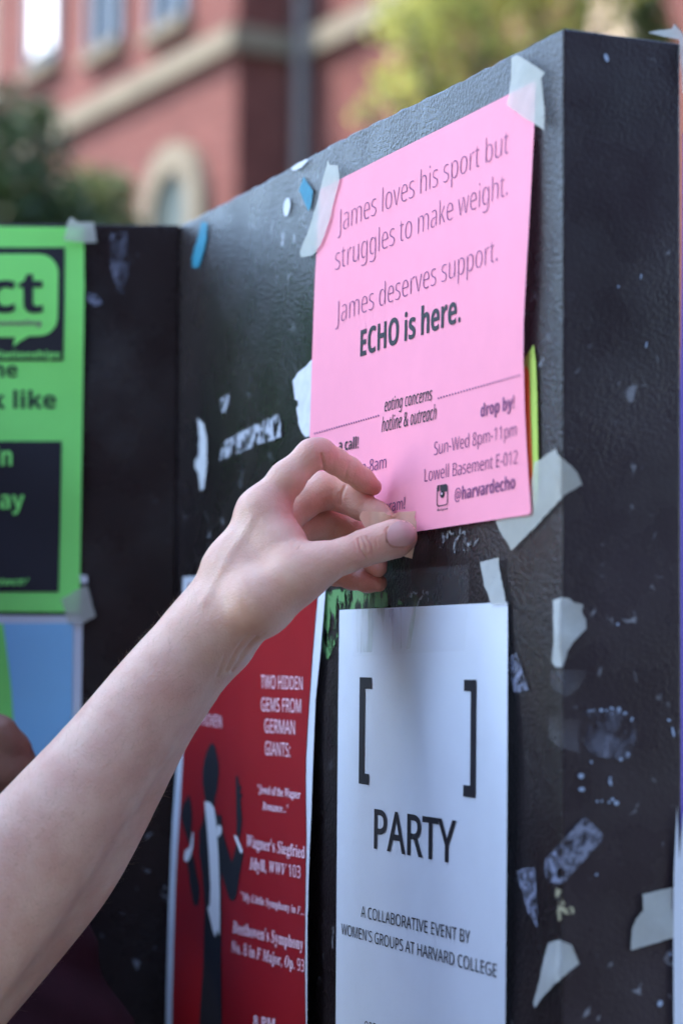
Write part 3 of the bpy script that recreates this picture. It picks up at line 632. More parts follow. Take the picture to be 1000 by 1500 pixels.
def sd_head(P, cx, cy, cz, k=1.0):
    d = sd_ell(P, vec((cx, cy, cz)), np.array((.092, .074, .112), np.float32))
    d = smin(d, sd_ell(P, vec((cx+.045, cy, cz-.055)), np.array((.045, .05, .055), np.float32)), .03)
    d = smin(d, sd_cone(P, vec((cx+.088, cy, cz+.01)), vec((cx+.104, cy, cz-.025)), .008, .013), .014)
    d = smin(d, sd_cone(P, vec((cx+.084, cy-.02, cz-.065)), vec((cx+.084, cy+.02, cz-.065)), .008, .008), .01)
    for s_ in (-1, 1):
        d = np.maximum(d, -sd_ell(P, vec((cx+.090, cy+s_*.032, cz+.012)), np.array((.014, .017, .011), np.float32)))
        d = smin(d, sd_ell(P, vec((cx-.005, cy+s_*.075, cz-.01)), np.array((.02, .01, .032), np.float32)), .008)
    return d
creases = [  # skin folds and ridges: polyline in photo pixels, depth, half-width (px), depth of the fold (m)
    ([(525, 789), (528, 804), (535, 817)], 1.226, 1.7, .0008), ([(537, 787), (545, 798), (546, 811)], 1.226, 1.7, .0007), ([(530, 787), (535, 796), (538, 806)], 1.226, 1.4, .0005), ([(519, 794), (522, 806)], 1.226, 1.4, .0003), ([(551, 788), (553, 800)], 1.226, 1.3, .0003),
    ([(568, 794), (567, 776), (574, 766), (584, 763)], 1.224, 1.8, .0006), ([(568, 794), (577, 801), (592, 801), (603, 795)], 1.226, 1.8, .0007),
    ([(471, 666), (474, 680), (476, 692)], 1.255, 2.0, .0012), ([(511, 678), (508, 690), (505, 701)], 1.27, 2.0, .0006), ([(488, 676), (488, 692)], 1.262, 1.8, .00015), ([(520, 690), (515, 706)], 1.27, 1.8, .00012),
    ([(505, 712), (500, 724), (498, 740)], 1.285, 2.0, .0011), ([(496, 722), (494, 738)], 1.285, 1.6, .0005), ([(492, 772), (488, 786)], 1.31, 1.8, .0008),
    ([(376, 934), (356, 958), (338, 984)], 1.228, 2.6, .0014), ([(364, 928), (346, 952), (330, 982)], 1.23, 2.2, .0006), ([(388, 926), (370, 942), (352, 968)], 1.226, 2.0, .0006), ([(330, 960), (318, 990)], 1.235, 2.2, .0004),
    ([(452, 704), (446, 722), (441, 752)], 1.25, 1.8, .0005), ([(436, 716), (432, 740)], 1.25, 2.0, .0003), ([(440, 800), (432, 812)], 1.236, 1.8, .0003), ([(420, 790), (432, 800), (446, 806)], 1.236, 2.2, .0003),
    ([(346, 968), (306, 1022), (262, 1085), (200, 1160)], 1.235, 7, -.0010), ([(300, 880), (335, 815), (368, 762)], 1.24, 7, -.0007), ([(340, 880), (400, 820)], 1.236, 12, .0007), ([(260, 985), (200, 1050), (140, 1110)], 1.235, 8, -.0006)]
def spline(ch, n=4):
    out = []; A4 = [np.append(p, r) for p, r in ch]; L = len(A4)
    for i in range(L-1):
        p0, p1, p2, p3 = A4[max(0, i-1)], A4[i], A4[i+1], A4[min(L-1, i+2)]
        for k in range(n):
            t = k/n; q = 0.5*(2*p1+(p2-p0)*t+(2*p0-5*p1+4*p2-p3)*t*t+(3*p1-p0-3*p2+p3)*t**3)
            out.append((q[:3].astype(np.float32), float(q[3])))
    out.append(ch[-1]); return out
radius_bone = spline(radius_bone, 3); ulna_bone = spline(ulna_bone, 3)
def sd_hand(P):
    palm = None
    for ch in palm_parts:
        e = chain(P, ch, .006); palm = e if palm is None else smin(palm, e, .011)
    arm = smin(chain(P, radius_bone, .01), chain(P, ulna_bone, .01), .012)
    palm = smin(palm, arm, .014)
    th = smin(chain(P, thumb, .004), chain(P, thumb2, .004), .004)
    d = smin(palm, th, .008)
    for fch in (index, middle, ring, little):
        d = np.minimum(d, smin(palm, chain(P, fch, .004), .007))
    return d
def sd_person(P):
    d = sd_hand(P)
    far = P[:, 0] < -0.14
    if far.any():
        Q = P[far]; b = None
        for ch in body_parts:
            e = chain(Q, ch, .02); b = e if b is None else smin(b, e, .035)
        b = smin(b, sd_head(Q, -0.49, .99, 1.555), .02)
        d[far] = smin(d[far], b, .012)
    return d
CRE = [([J(*p, dd+DZ) for p in pl], w_*(dd+DZ)/F, am) for pl, dd, w_, am in creases]
FW = vec(fwd)
def folds(Q):
    e = np.zeros(len(Q))
    for pl, w_, am in CRE:
        dm = np.full(len(Q), 1e3)
        for k, (a, b) in enumerate(zip(pl[:-1], pl[1:])):
            t = np.clip(((Q-a)@(b-a))/((b-a)@(b-a)), 0, 1); q = Q-a-t[:, None]*(b-a)
            along = q@FW; q2 = (q*q).sum(1)-along**2+np.maximum(0, np.abs(along)-.012)**2
            dm = np.minimum(dm, q2)
        e += am*np.exp(-dm/(2*(w_*.75)**2))
    return e
XCUT = -0.205
V1, Q1 = polygonise(sd_person, (XCUT-.004, 1.06, 1.13), (0.055, 1.345, 1.532), 0.00095)
V2, Q2 = polygonise(sd_person, (-0.70, 0.68, -0.01), (XCUT+.015, 1.32, 1.70), 0.007)
def skin_mat(name, base, deep, dark=1.0):
    m = bpy.data.materials.new(name); m.use_nodes = True; nt = m.node_tree; L = nt.links
    b = nt.nodes['Principled BSDF']; tc = node(nt, 'ShaderNodeTexCoord')
    def noise(s, d=3):
        n = node(nt, 'ShaderNodeTexNoise'); n.inputs['Scale'].default_value = s; n.inputs['Detail'].default_value = d; L.new(tc.outputs['Object'], n.inputs['Vector']); return n
    at_ = node(nt, 'ShaderNodeAttribute'); at_.attribute_name = 'flush'
    rp = node(nt, 'ShaderNodeValToRGB'); rp.color_ramp.elements[0].position = 0.32; rp.color_ramp.elements[1].position = 0.68
    rp.color_ramp.elements[0].color = (*[q*s_ for q, s_ in zip(base, (0.88, 0.76, 0.75))], 1); rp.color_ramp.elements[1].color = (*base, 1)
    L.new(noise(55, 5).outputs[0], rp.inputs[0])
    mx = node(nt, 'ShaderNodeMix', data_type='RGBA'); L.new(at_.outputs['Fac'], mx.inputs[0]); L.new(rp.outputs[0], mx.inputs[6]); mx.inputs[7].default_value = (*deep, 1)
    L.new(mx.outputs[2], b.inputs['Base Color'])
    b.inputs['Roughness'].default_value = 0.48; b.inputs['Specular IOR Level'].default_value = 0.42
    b.inputs['Subsurface Weight'].default_value = 0.35; b.inputs['Subsurface Radius'].default_value = (1.0, 0.32, 0.18); b.inputs['Subsurface Scale'].default_value = 0.0045
    v = node(nt, 'ShaderNodeTexVoronoi'); v.inputs['Scale'].default_value = 900; L.new(tc.outputs['Object'], v.inputs['Vector'])
    n2 = noise(300, 4)
    ad = node(nt, 'ShaderNodeMath', operation='MULTIPLY_ADD'); L.new(v.outputs['Distance'], ad.inputs[0]); ad.inputs[1].default_value = 0.5; L.new(n2.outputs[0], ad.inputs[2])
    bp = node(nt, 'ShaderNodeBump'); bp.inputs['Strength'].default_value = 0.42; bp.inputs['Distance'].default_value = 0.0008
    L.new(ad.outputs[0], bp.inputs['Height']); L.new(bp.outputs[0], b.inputs['Normal'])
    return m
M_skin = skin_mat('skin', (0.76, 0.50, 0.365), (0.60, 0.22, 0.17)); M_skin2 = skin_mat('brown_skin', (0.24, 0.125, 0.085), (0.22, 0.09, 0.06))
M_nail = mat('nail', (0.63, 0.41, 0.35), 0.20, 0.5, var=0.06, vscale=150)

p1 = thing('person', 'person reaching out a bare pale forearm to pin up the pink flyer', 'person', (-0.54, 0.99, 0))
def keep(V, Q, f):
    m = f(V[Q].mean(1)); return Q[m]
Q1 = keep(V1, Q1, lambda c_: c_[:, 0] > XCUT); Q2 = keep(V2, Q2, lambda c_: c_[:, 0] < XCUT+.008)
Vb = np.concatenate([V1, V2]); Qb = np.concatenate([Q1, Q2+len(V1)])
used = np.unique(Qb); remap = np.full(len(Vb), -1); remap[used] = np.arange(len(used)); Vb = Vb[used]; Qb = remap[Qb]
# the hand's faces are cut finer and the folds pressed into them
cz = Vb[Qb].mean(1); handf = cz[:, 0] > -.075
T4 = Vb[Qb[handf]]; ks = [0, .5, 1]
grid = [[(T4[:, 0]*(1-u)*(1-v)+T4[:, 1]*u*(1-v)+T4[:, 2]*u*v+T4[:, 3]*(1-u)*v) for v in ks] for u in ks]
sub = np.concatenate([np.stack([grid[i][j], grid[i+1][j], grid[i+1][j+1], grid[i][j+1]], 1) for i in (0, 1) for j in (0, 1)])
old = Vb[Qb[~handf]]
allq = np.concatenate([sub, old]).reshape(-1, 3)
_, first, inv = np.unique(np.round(allq*1e6).astype(np.int64), axis=0, return_index=True, return_inverse=True)
Vb = allq[first]; Qb = inv.reshape(-1, 4)
nearcam = Vb[:, 0] > XCUT-.01
Pn = Vb[nearcam].astype(np.float32); hh = 4e-4
def grad(P): return np.stack([sd_person(P+np.array(d_, np.float32)*hh)-sd_person(P-np.array(d_, np.float32)*hh) for d_ in ((1, 0, 0), (0, 1, 0), (0, 0, 1))], 1)
G = grad(Pn); G /= np.linalg.norm(G, axis=1)[:, None]+1e-9
Pn = Pn-G*sd_person(Pn)[:, None]*0.9
Vb[nearcam] = Pn-G*folds(Pn)[:, None]
NRM = (Vb[nearcam], G)
skin = link('body', Vb.tolist(), Qb.tolist(), M_skin, p1, True)
tips = [(557, 722, 1.29, 34), (585, 788, 1.247, 30), (553, 832, 1.302, 60), (554, 854, 1.314, 70), (575, 765, 1.28, 30), (465, 655, 1.26, 26), (532, 800, 1.238, 26), (352, 745, 1.26, 30), (480, 722, 1.30, 30), (430, 760, 1.25, 40), (490, 775, 1.326, 40)]
fa = np.zeros(len(Vb))
for (x, y, d, r) in tips:
    q = J(x, y, d+DZ); fa = np.maximum(fa, np.exp(-((Vb-q)**2).sum(1)/(r*PX)**2)*(0.95 if r > 50 else 0.65))
at_ = skin.data.attributes.new('flush', 'FLOAT', 'POINT'); at_.data.foreach_set('value', fa.astype(np.float32))
def trace(px, py, extra=0.0):
    r = ray(px, py); dep = 1.10
    for _ in range(60):
        p = CAM+r*dep; d = float(sd_hand(np.array([p], np.float32))[0])
        if abs(d) < 2e-5: break
        dep += max(-.004, min(.02, d*0.8))
    return CAM+r*dep - r.normalized()*extra
nail = patch('thumb_nail', smoothpoly(Z(430, 640, 5, [(688, 700), (705, 655), (750, 622), (800, 610), (845, 618), (880, 650), (893, 700), (886, 748), (862, 782), (815, 800), (750, 800), (700, 780), (685, 740)]), 3), trace, M_nail, p1, step=5, extra=0.0004)
PV_, GV_ = NRM; cand = np.where((PV_[:, 0] < -.075) & (PV_[:, 0] > XCUT))[0]; hv = []; hf = []
along = (J(300, 930, 1.232)-J(0, 1330, 1.19)); along /= np.linalg.norm(along)
for i_ in rng.choice(cand, 2600):
    p, g = PV_[i_], GV_[i_]; d_ = along*rng.uniform(.6, 1.1)+g*rng.uniform(.25, .6)+rng.normal(size=3)*.22; d_ /= np.linalg.norm(d_)
    sd_ = np.cross(d_, g); sd_ /= np.linalg.norm(sd_)+1e-9; L_ = rng.uniform(.003, .0075); wd = 4.5e-5; k = len(hv)
    m_ = p+d_*L_*.5+g*.0004; t_ = p+d_*L_-g*.0003
    hv += [p-sd_*wd, p+sd_*wd, m_+sd_*wd*.8, m_-sd_*wd*.8, t_]; hf += [(k, k+1, k+2, k+3), (k+3, k+2, k+4)]
tag(link('arm_hair', hv, hf, mat('fine_hair', (0.42, 0.28, 0.18), 0.4, 0.5), p1), kind='stuff')
# clothing of that person
def sd_shirt(P):
    b = None
    for ch in body_parts[:4] + [[(shoL, .060), (elb, .052)]] + [[(vec((-0.51, .83, 1.345)), .060), (vec((-0.54, .76, 1.07)), .047), (vec((-0.45, .77, .88)), .040)]]:
        e = chain(P, ch, .02); b = e if b is None else smin(b, e, .035)
    b = b-.010
    b = np.maximum(b, .80-P[:, 2])
    fd = elb-J(-8, 1345, 1.215); fd = fd/np.linalg.norm(fd)
    return b
def sd_trousers(P):
    b = None
    for ch in body_parts[3:6]:
        e = chain(P, ch, .02); b = e if b is None else smin(b, e, .03)
    return np.maximum(b-.012, np.maximum(P[:, 2]-.93, .07-P[:, 2]))
def sd_hair(P, cx=-0.49, cy=.99, cz=1.555):
    d = sd_ell(P, vec((cx-.012, cy, cz+.02)), np.array((.102, .090, .118), np.float32))
    d = smin(d, sd_ell(P, vec((cx-.06, cy, cz-.12)), np.array((.055, .085, .16), np.float32)), .04)
    return np.maximum(d, np.minimum(P[:, 0]-(cx+.055), 1.0))
M_shirt = mat('dark_cloth', (0.018, 0.018, 0.024), 0.9, 0.2, var=0.2, vscale=60, bump=0.3, bscale=300); M_jeans = mat('denim', (0.05, 0.07, 0.13), 0.9, 0.2, var=0.3, vscale=90); M_hair = mat('hair', (0.045, 0.022, 0.012), 0.45, 0.5, var=0.4, vscale=120)
for (nm, f_, lo, hi, m_) in [('shirt', sd_shirt, (-0.72, .66, .78), (-0.14, 1.30, 1.46), M_shirt), ('trousers', sd_trousers, (-0.74, .72, .05), (-0.36, 1.26, .95), M_jeans), ('hair', sd_hair, (-0.64, .87, 1.22), (-0.38, 1.11, 1.72), M_hair)]:
    V, Q = polygonise(f_, lo, hi, 0.009); link(nm, V.tolist(), Q.tolist(), m_, p1, True)

# ---- fresh tape pinched between thumb and fingers
tape_pts = [(527, 757, 1.262), (560, 750, 1.262), (608, 750, 1.2585), (609, 785, 1.2580), (600, 815, 1.2590)]
A_ = np.array([[x, y, 1] for x, y, d in tape_pts]); k_ = np.linalg.lstsq(A_, np.array([d for x, y, d in tape_pts]), rcond=None)[0]
def held(px, py, extra=0.0):
    d = k_[0]*px+k_[1]*py+k_[2] - 0.0045*math.exp(-((px-570)/9)**2)*max(0, min(1, (765-py)/14)) - 0.003*sm(545, 527, px) - extra
    return at(px, py, d+DZ)
tag(patch('tape_strip', jag(Z(430, 640, 5, [(480, 590), (490, 560), (502, 545), (600, 547), (660, 552), (690, 572), (715, 577), (740, 562), (765, 550), (830, 546), (892, 543), (884, 590), (906, 640), (900, 720), (880, 820), (866, 892), (820, 880), (775, 862), (700, 800), (640, 740), (560, 690), (520, 664)]), 0.25, 6), held, M_held, step=4), 'creased piece of beige masking tape pinched under the thumb', 'tape')

# ---- second person at the left edge: raised brown hand, maroon sleeve
p2 = thing('person', 'second person in a maroon sleeve, only a raised brown hand in frame at left', 'person', (-0.47, 1.50, 0))
e2 = J(72, 1610, 1.42); w2 = J(-32, 1215, 1.455); s2 = vec((-0.43, 1.37, 1.27))
hand2 = [[(w2, .027), (J(-40, 1150, 1.46), .034)], [(J(-45, 1150, 1.46), .034), (J(-10, 1118, 1.452), .026)], [(J(-10, 1110, 1.448), .015), (J(16, 1098, 1.446), .0115), (J(20, 1130, 1.442), .0105), (J(0, 1140, 1.438), .010)],
         [(J(-10, 1122, 1.456), .015), (J(24, 1122, 1.455), .0115), (J(27, 1148, 1.45), .0105), (J(5, 1155, 1.445), .010)], [(J(-12, 1140, 1.463), .015), (J(24, 1146, 1.463), .0112), (J(24, 1168, 1.458), .010), (J(4, 1172, 1.452), .0095)],
         [(J(-16, 1160, 1.468), .014), (J(14, 1172, 1.468), .010), (J(12, 1190, 1.464), .009), (J(-6, 1192, 1.458), .009)], [(J(-40, 1130, 1.445), .017), (J(-20, 1075, 1.44), .014), (J(0, 1075, 1.44), .011), (J(8, 1088, 1.438), .009)]]
body2 = [[(vec((-0.48, 1.62, 1.28)), .075), (vec((-0.47, 1.40, 1.28)), .075)], [(vec((-0.48, 1.57, 1.18)), .115), (vec((-0.48, 1.45, 1.18)), .115)], [(vec((-0.48, 1.56, .95)), .115), (vec((-0.48, 1.46, .95)), .115)], [(vec((-0.48, 1.57, .84)), .12), (vec((-0.48, 1.45, .84)), .12)],
         [(vec((-0.48, 1.60, .80)), .095), (vec((-0.47, 1.60, .45)), .062), (vec((-0.49, 1.60, .09)), .042)], [(vec((-0.48, 1.42, .80)), .095), (vec((-0.47, 1.42, .45)), .062), (vec((-0.49, 1.42, .09)), .042)],
         [(vec((-0.51, 1.60, .045)), .042), (vec((-0.35, 1.61, .03)), .030)], [(vec((-0.51, 1.42, .045)), .042), (vec((-0.35, 1.41, .03)), .030)],
         [(s2, .055), (e2, .042)], [(e2, .042), (w2, .027)], [(vec((-0.48, 1.64, 1.28)), .055), (vec((-0.50, 1.69, 1.02)), .043), (vec((-0.40, 1.67, .80)), .032)], [(vec((-0.48, 1.51, 1.30)), .05), (vec((-0.47, 1.51, 1.40)), .047)]]
def sd_p2(P):
    b = None
    for ch in body2:
        e = chain(P, ch, .02); b = e if b is None else smin(b, e, .03)
    h = None
    for ch in hand2:
        e = chain(P, ch, .004); h = e if h is None else smin(h, e, .005)
    return smin(smin(b, h, .012), sd_head(P, -0.46, 1.51, 1.48), .02)
Va, Qa = polygonise(sd_p2, (-0.29, 1.38, 1.05), (-0.12, 1.54, 1.42), 0.0022); Vc, Qc = polygonise(sd_p2, (-0.66, 1.30, -0.01), (-0.10, 1.80, 1.64), 0.008)
inbox = lambda c_: (c_[:, 0] > -.285) & (c_[:, 1] > 1.385) & (c_[:, 1] < 1.535) & (c_[:, 2] > 1.06) & (c_[:, 2] < 1.415) & (c_[:, 0] < -.125)
Qa = keep(Va, Qa, inbox); Qc = keep(Vc, Qc, lambda c_: ~inbox(c_))
link('body', np.concatenate([Va, Vc]).tolist(), np.concatenate([Qa, Qc+len(Va)]).tolist(), M_skin2, p2, True)
M_maroon = mat('maroon_cloth', (0.030, 0.006, 0.011), 0.9, 0.2, var=0.3, vscale=40, bump=0.3, bscale=250)
def sd_top2(P):
    b = None
    for ch in body2[:4]+[[(s2, .058), (e2, .05)], [(e2, .050), (J(-12, 1290, 1.45), .040)], body2[10]]:
        e = chain(P, ch, .02); b = e if b is None else smin(b, e, .03)
    b = b-.008 + .0025*np.sin(P[:, 2]*170+P[:, 0]*90)
    return np.maximum(b, .74-P[:, 2])
def sd_tr2(P):
    b = None
    for ch in body2[3:6]:
        e = chain(P, ch, .02); b = e if b is None else smin(b, e, .03)
    return np.maximum(b-.012, np.maximum(P[:, 2]-.86, .07-P[:, 2]))
for (nm, f_, lo, hi, m_) in [('jumper', sd_top2, (-0.68, 1.28, .72), (-0.08, 1.80, 1.40), M_maroon), ('trousers', sd_tr2, (-0.66, 1.26, .05), (-0.30, 1.76, .90), M_jeans), ('hair', lambda P: sd_hair(P, -0.46, 1.51, 1.48), (-0.61, 1.39, 1.15), (-0.35, 1.63, 1.65), M_hair)]:
    V, Q = polygonise(f_, lo, hi, 0.008); link(nm, V.tolist(), Q.tolist(), m_, p2, True)

# ------------------------------------------------------------------ ground
M_pave = mat('paving', (0.085, 0.076, 0.07), 0.85, 0.3, var=0.25, vscale=3, bump=0.4, bscale=40, bdist=0.004)
gnd = link('ground', [(-150, -60, 0), (150, -60, 0), (150, 240, 0), (-150, 240, 0)], [(0, 1, 2, 3)], M_pave); tag(gnd, kind='structure')
M_lawn = mat('lawn', (0.05, 0.085, 0.025), 0.95, 0.1, var=0.4, vscale=8)
lw = link('lawn', [(-14, 5, 0.004), (9, 5, 0.004), (9, 13.2, 0.004), (-14, 13.2, 0.004)], [(0, 1, 2, 3)], M_lawn); tag(lw, kind='structure')

# ------------------------------------------------------------------ brick building
def brick_mat():
    m = bpy.data.materials.new('brick'); m.use_nodes = True; nt = m.node_tree; L = nt.links; b = nt.nodes['Principled BSDF']
    tc = node(nt, 'ShaderNodeTexCoord'); mp = node(nt, 'ShaderNodeMapping'); mp.inputs['Rotation'].default_value = (R(90), 0, 0)
    n = node(nt, 'ShaderNodeTexNoise'); n.inputs['Scale'].default_value = 1.2; n.inputs['Detail'].default_value = 6; L.new(tc.outputs['Object'], n.inputs['Vector'])
    bt = node(nt, 'ShaderNodeTexBrick'); bt.inputs['Scale'].default_value = 4.5; bt.inputs['Color1'].default_value = (0.130, 0.046, 0.039, 1); bt.inputs['Color2'].default_value = (0.09, 0.030, 0.026, 1); bt.inputs['Mortar'].default_value = (0.13, 0.08, 0.068, 1); bt.inputs['Mortar Size'].default_value = 0.012
    L.new(tc.outputs['Object'], mp.inputs['Vector']); L.new(mp.outputs[0], bt.inputs['Vector'])
    mx = node(nt, 'ShaderNodeMix', data_type='RGBA', blend_type='MULTIPLY'); mx.inputs[0].default_value = 0.5
    rp = node(nt, 'ShaderNodeValToRGB'); rp.color_ramp.elements[0].position = .3; rp.color_ramp.elements[0].color = (.65, .6, .6, 1); rp.color_ramp.elements[1].position = .7
    L.new(n.outputs[0], rp.inputs[0]); L.new(bt.outputs['Color'], mx.inputs[6]); L.new(rp.outputs[0], mx.inputs[7]); L.new(mx.outputs[2], b.inputs['Base Color'])
    b.inputs['Roughness'].default_value = 0.85; b.inputs['Specular IOR Level'].default_value = 0.1
    return m
M_brick = brick_mat(); M_stone = mat('sandstone', (0.16, 0.135, 0.10), 0.85, 0.1, var=0.25, vscale=4); M_glass = mat('window_glass', (0.014, 0.02, 0.032), 0.15, 0.22); M_frame = mat('window_frame', (0.10, 0.11, 0.12), 0.5); M_skypanel = mat('window_sky_panel', (0.85, 0.85, 0.85), 0.7)
M_pipe = mat('drainpipe', (0.06, 0.045, 0.045), 0.5); M_roof = mat('slate', (0.10, 0.10, 0.11), 0.7, var=0.3, vscale=5); M_cream = mat('cream_render', (0.50, 0.36, 0.25), 0.85, var=0.1, vscale=2)
BT = R(29.1); f1 = Vector((-math.sin(BT), math.cos(BT), 0)); rt = Vector((math.cos(BT), math.sin(BT), 0)); ft = -f1
C1 = Vector((-160/F*18, 18, 0)); C2 = C1+rt*0.62; C3 = C2+ft*9; C0 = C1+f1*5.5
bld = thing('brick_building', 'red brick building with pale stone string course behind the board', 'building', C1)
foot = [C0, C1, C2, C3, C3+rt*9, C0+rt*9]
HB = 11.0
V = [(p.x, p.y, 0) for p in foot]+[(p.x, p.y, HB) for p in foot]; n_ = len(foot)
link('wall', V, [(i, (i+1) % n_, (i+1) % n_+n_, i+n_) for i in range(n_)]+[tuple(range(n_, 2*n_))], M_brick, bld)
mid = sum(foot, Vector())/n_+Vector((0, 0, HB+2.5))
V = [(p.x, p.y, HB+0.003) for p in [C0-rt*.3+f1*.3, C1-rt*.3, C2+ft*.01, C3-rt*.3, C3+rt*9, C0+rt*9]]+[tuple(mid)]
link('roof', V, [(i, (i+1) % 6, 6) for i in range(6)], M_roof, bld)
def band(name, pts, z0, z1, out, m, parent):
    Vv = []; Fc = []
    for i in range(len(pts)-1):
        a, b = pts[i], pts[i+1]; d = (b-a).normalized(); nn = Vector((d.y, -d.x, 0))
        q = [a-nn*.05, b-nn*.05, b+nn*out, a+nn*out]
        k = len(Vv); Vv += [(p.x, p.y, z0) for p in q]+[(p.x, p.y, z1) for p in q]
        Fc += [(k, k+1, k+2, k+3), (k+4, k+5, k+6, k+7)]+[(k+j, k+(j+1) % 4, k+(j+1) % 4+4, k+j+4) for j in range(4)]
    return link(name, Vv, Fc, m, parent)
zc = 1.4+(957-52)/F*18
nF = -rt                                                # outward normal of facades 1 and 2
band('string_course', [C0, C1+ft*.10], zc-.09, zc+.10, .10, M_stone, bld)
band('string_course', [C1, C2], zc-.09, zc+.10, .097, M_stone, bld)
band('string_course', [C2, C3], zc-.09, zc+.10, .10, M_stone, bld)
band('plinth', [C0, C1], 0, 1.2, .08, M_stone, bld); band('plinth', [C2, C3], 0, 1.2, .08, M_stone, bld)
def boxf(name, O, d, n, u0_, u1_, z0, z1, o0, o1, m, parent):
    q = [O+d*u0_+n*o0, O+d*u1_+n*o0, O+d*u1_+n*o1, O+d*u0_+n*o1]
    Vv = [(p.x, p.y, z0) for p in q]+[(p.x, p.y, z1) for p in q]
    return link(name, Vv, [(0, 1, 2, 3), (4, 5, 6, 7)]+[(j, (j+1) % 4, (j+1) % 4+4, j+4) for j in range(4)], m, parent)
def window(O, d, n, uc, wd, z0, z1, sky_panel=0.0, stone=False):
    wn = boxf('window', O, d, n, uc-wd/2, uc+wd/2, z0, z1, .004, .03, M_glass, bld)
    for (a, b, c0, c1) in [(uc-wd/2-.06, uc-wd/2, z0, z1), (uc+wd/2, uc+wd/2+.06, z0, z1), (uc-wd/2-.06, uc+wd/2+.06, z1, z1+.07), (uc-.02, uc+.02, z0, z1)]:
        boxf('frame', O, d, n, a, b, c0, c1, .002, .07, M_stone if stone else M_frame, wn)
    boxf('sill', O, d, n, uc-wd/2-.1, uc+wd/2+.1, z0-.10, z0, .003, .12, M_stone, wn)
    if sky_panel: boxf('sky_panel', O, d, n, uc-wd/2+.01, uc+wd/2-.01, z1-(z1-z0)*sky_panel, z1-.01, .031, .036, M_skypanel, wn)  # white panel stands in for bright sky reflected in the upper glass
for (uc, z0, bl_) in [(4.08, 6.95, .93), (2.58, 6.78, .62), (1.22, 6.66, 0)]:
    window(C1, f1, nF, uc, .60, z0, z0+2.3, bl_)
boxf('cream_strip', C2, ft, nF, 4.02, 4.50, 1.21, 10.8, .004, .09, M_cream, bld); window(C2, ft, nF, 6.6, .9, 3.9, 6.0, 0, True); window(C1, f1, nF, 3.4, .7, 2.2, 4.2)  # plain cream upright strip on the wall
# arched window with stone surround
aw_u = 1.06; aw_z = 5.02; awr = .36
def arc(r, off, zb): return [(C1+f1*(aw_u+r*math.cos(t))+nF*off+Vector((0, 0, aw_z+r*math.sin(t)))) for t in [math.pi*i/14 for i in range(15)]]
ip, op = arc(awr, .10, 0), arc(awr+.24, .10, 0); ib, ob = arc(awr, 0, 0), arc(awr+.24, 0, 0)
Vv = ip+op+ib+ob; Fc = []
for i in range(14):
    Fc += [(i, i+1, 16+i, 15+i), (15+i, 16+i, 46+i, 45+i), (i, i+1, 31+i, 30+i)]
Gl = arc(awr-.001, .03, 0); pane = [C1+f1*(aw_u-awr+.001)+nF*.03+Vector((0, 0, 3.4)), C1+f1*(aw_u+awr-.001)+nF*.03+Vector((0, 0, 3.4))]
awn = link('window', [tuple(p) for p in Gl+pane], [tuple(range(17))], mat('dark_pane', (0.03, 0.04, 0.035), 0.5, 0.2), bld)
link('stone_arch', [tuple(p) for p in Vv], Fc, M_stone, awn)
for s_ in (-1, 1):
    a, b = sorted((aw_u+s_*awr, aw_u+s_*(awr+.24))); boxf('jamb', C1, f1, nF, a, b, 3.4, aw_z-.002, .0, .10, M_stone, awn)
# drainpipe in the inner corner
pc = C2+ft*.14-rt*.10
Vv = [(pc.x+.075*math.cos(t), pc.y+.075*math.sin(t), z) for z in (0.1, 10.9) for t in [i*math.pi/6 for i in range(12)]]
link('drainpipe', Vv, [(i, (i+1) % 12, 12+(i+1) % 12, 12+i) for i in range(12)], M_pipe, bld, True)
# pale building far left
pb = thing('pale_building', 'sunlit cream building at the far left beyond the brick one', 'building', (-6.5, 34, 0))
boxf('wall', Vector((-11, 34, 0)), Vector((1, 0, 0)), Vector((0, -1, 0)), 0, 8.2, 0, 12, -6, 0, M_cream, pb)
boxf('roof', Vector((-11, 34, 0)), Vector((1, 0, 0)), Vector((0, -1, 0)), -.3, 8.5, 12.003, 12.4, -6.3, .3, M_roof, pb)
for k in range(4): boxf('window', Vector((-11, 34, 0)), Vector((1, 0, 0)), Vector((0, -1, 0)), .8+k*2, 1.7+k*2, 4, 6, .002, .05, M_glass, pb)

# ------------------------------------------------------------------ trees
def leaf_mat(name, a, b, tl=0.35):
    m = bpy.data.materials.new(name); m.use_nodes = True; nt = m.node_tree; L = nt.links; p = nt.nodes['Principled BSDF']
    g = node(nt, 'ShaderNodeNewGeometry'); rp = node(nt, 'ShaderNodeValToRGB'); rp.color_ramp.elements[0].color = (*a, 1); rp.color_ramp.elements[1].color = (*b, 1)
    L.new(g.outputs['Random Per Island'], rp.inputs[0]); L.new(rp.outputs[0], p.inputs['Base Color']); p.inputs['Roughness'].default_value = 0.5
    t = node(nt, 'ShaderNodeBsdfTranslucent'); L.new(rp.outputs[0], t.inputs[0]); mx = node(nt, 'ShaderNodeMixShader'); mx.inputs[0].default_value = tl
    L.new(p.outputs[0], mx.inputs[1]); L.new(t.outputs[0], mx.inputs[2]); L.new(mx.outputs[0], nt.nodes['Material Output'].inputs['Surface'])
    return m
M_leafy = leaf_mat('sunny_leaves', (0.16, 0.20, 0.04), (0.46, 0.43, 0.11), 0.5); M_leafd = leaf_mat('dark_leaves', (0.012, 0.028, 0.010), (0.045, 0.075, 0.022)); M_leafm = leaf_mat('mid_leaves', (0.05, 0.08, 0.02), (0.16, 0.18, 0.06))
M_bark = mat('bark', (0.09, 0.065, 0.045), 0.9, var=0.4, vscale=12)
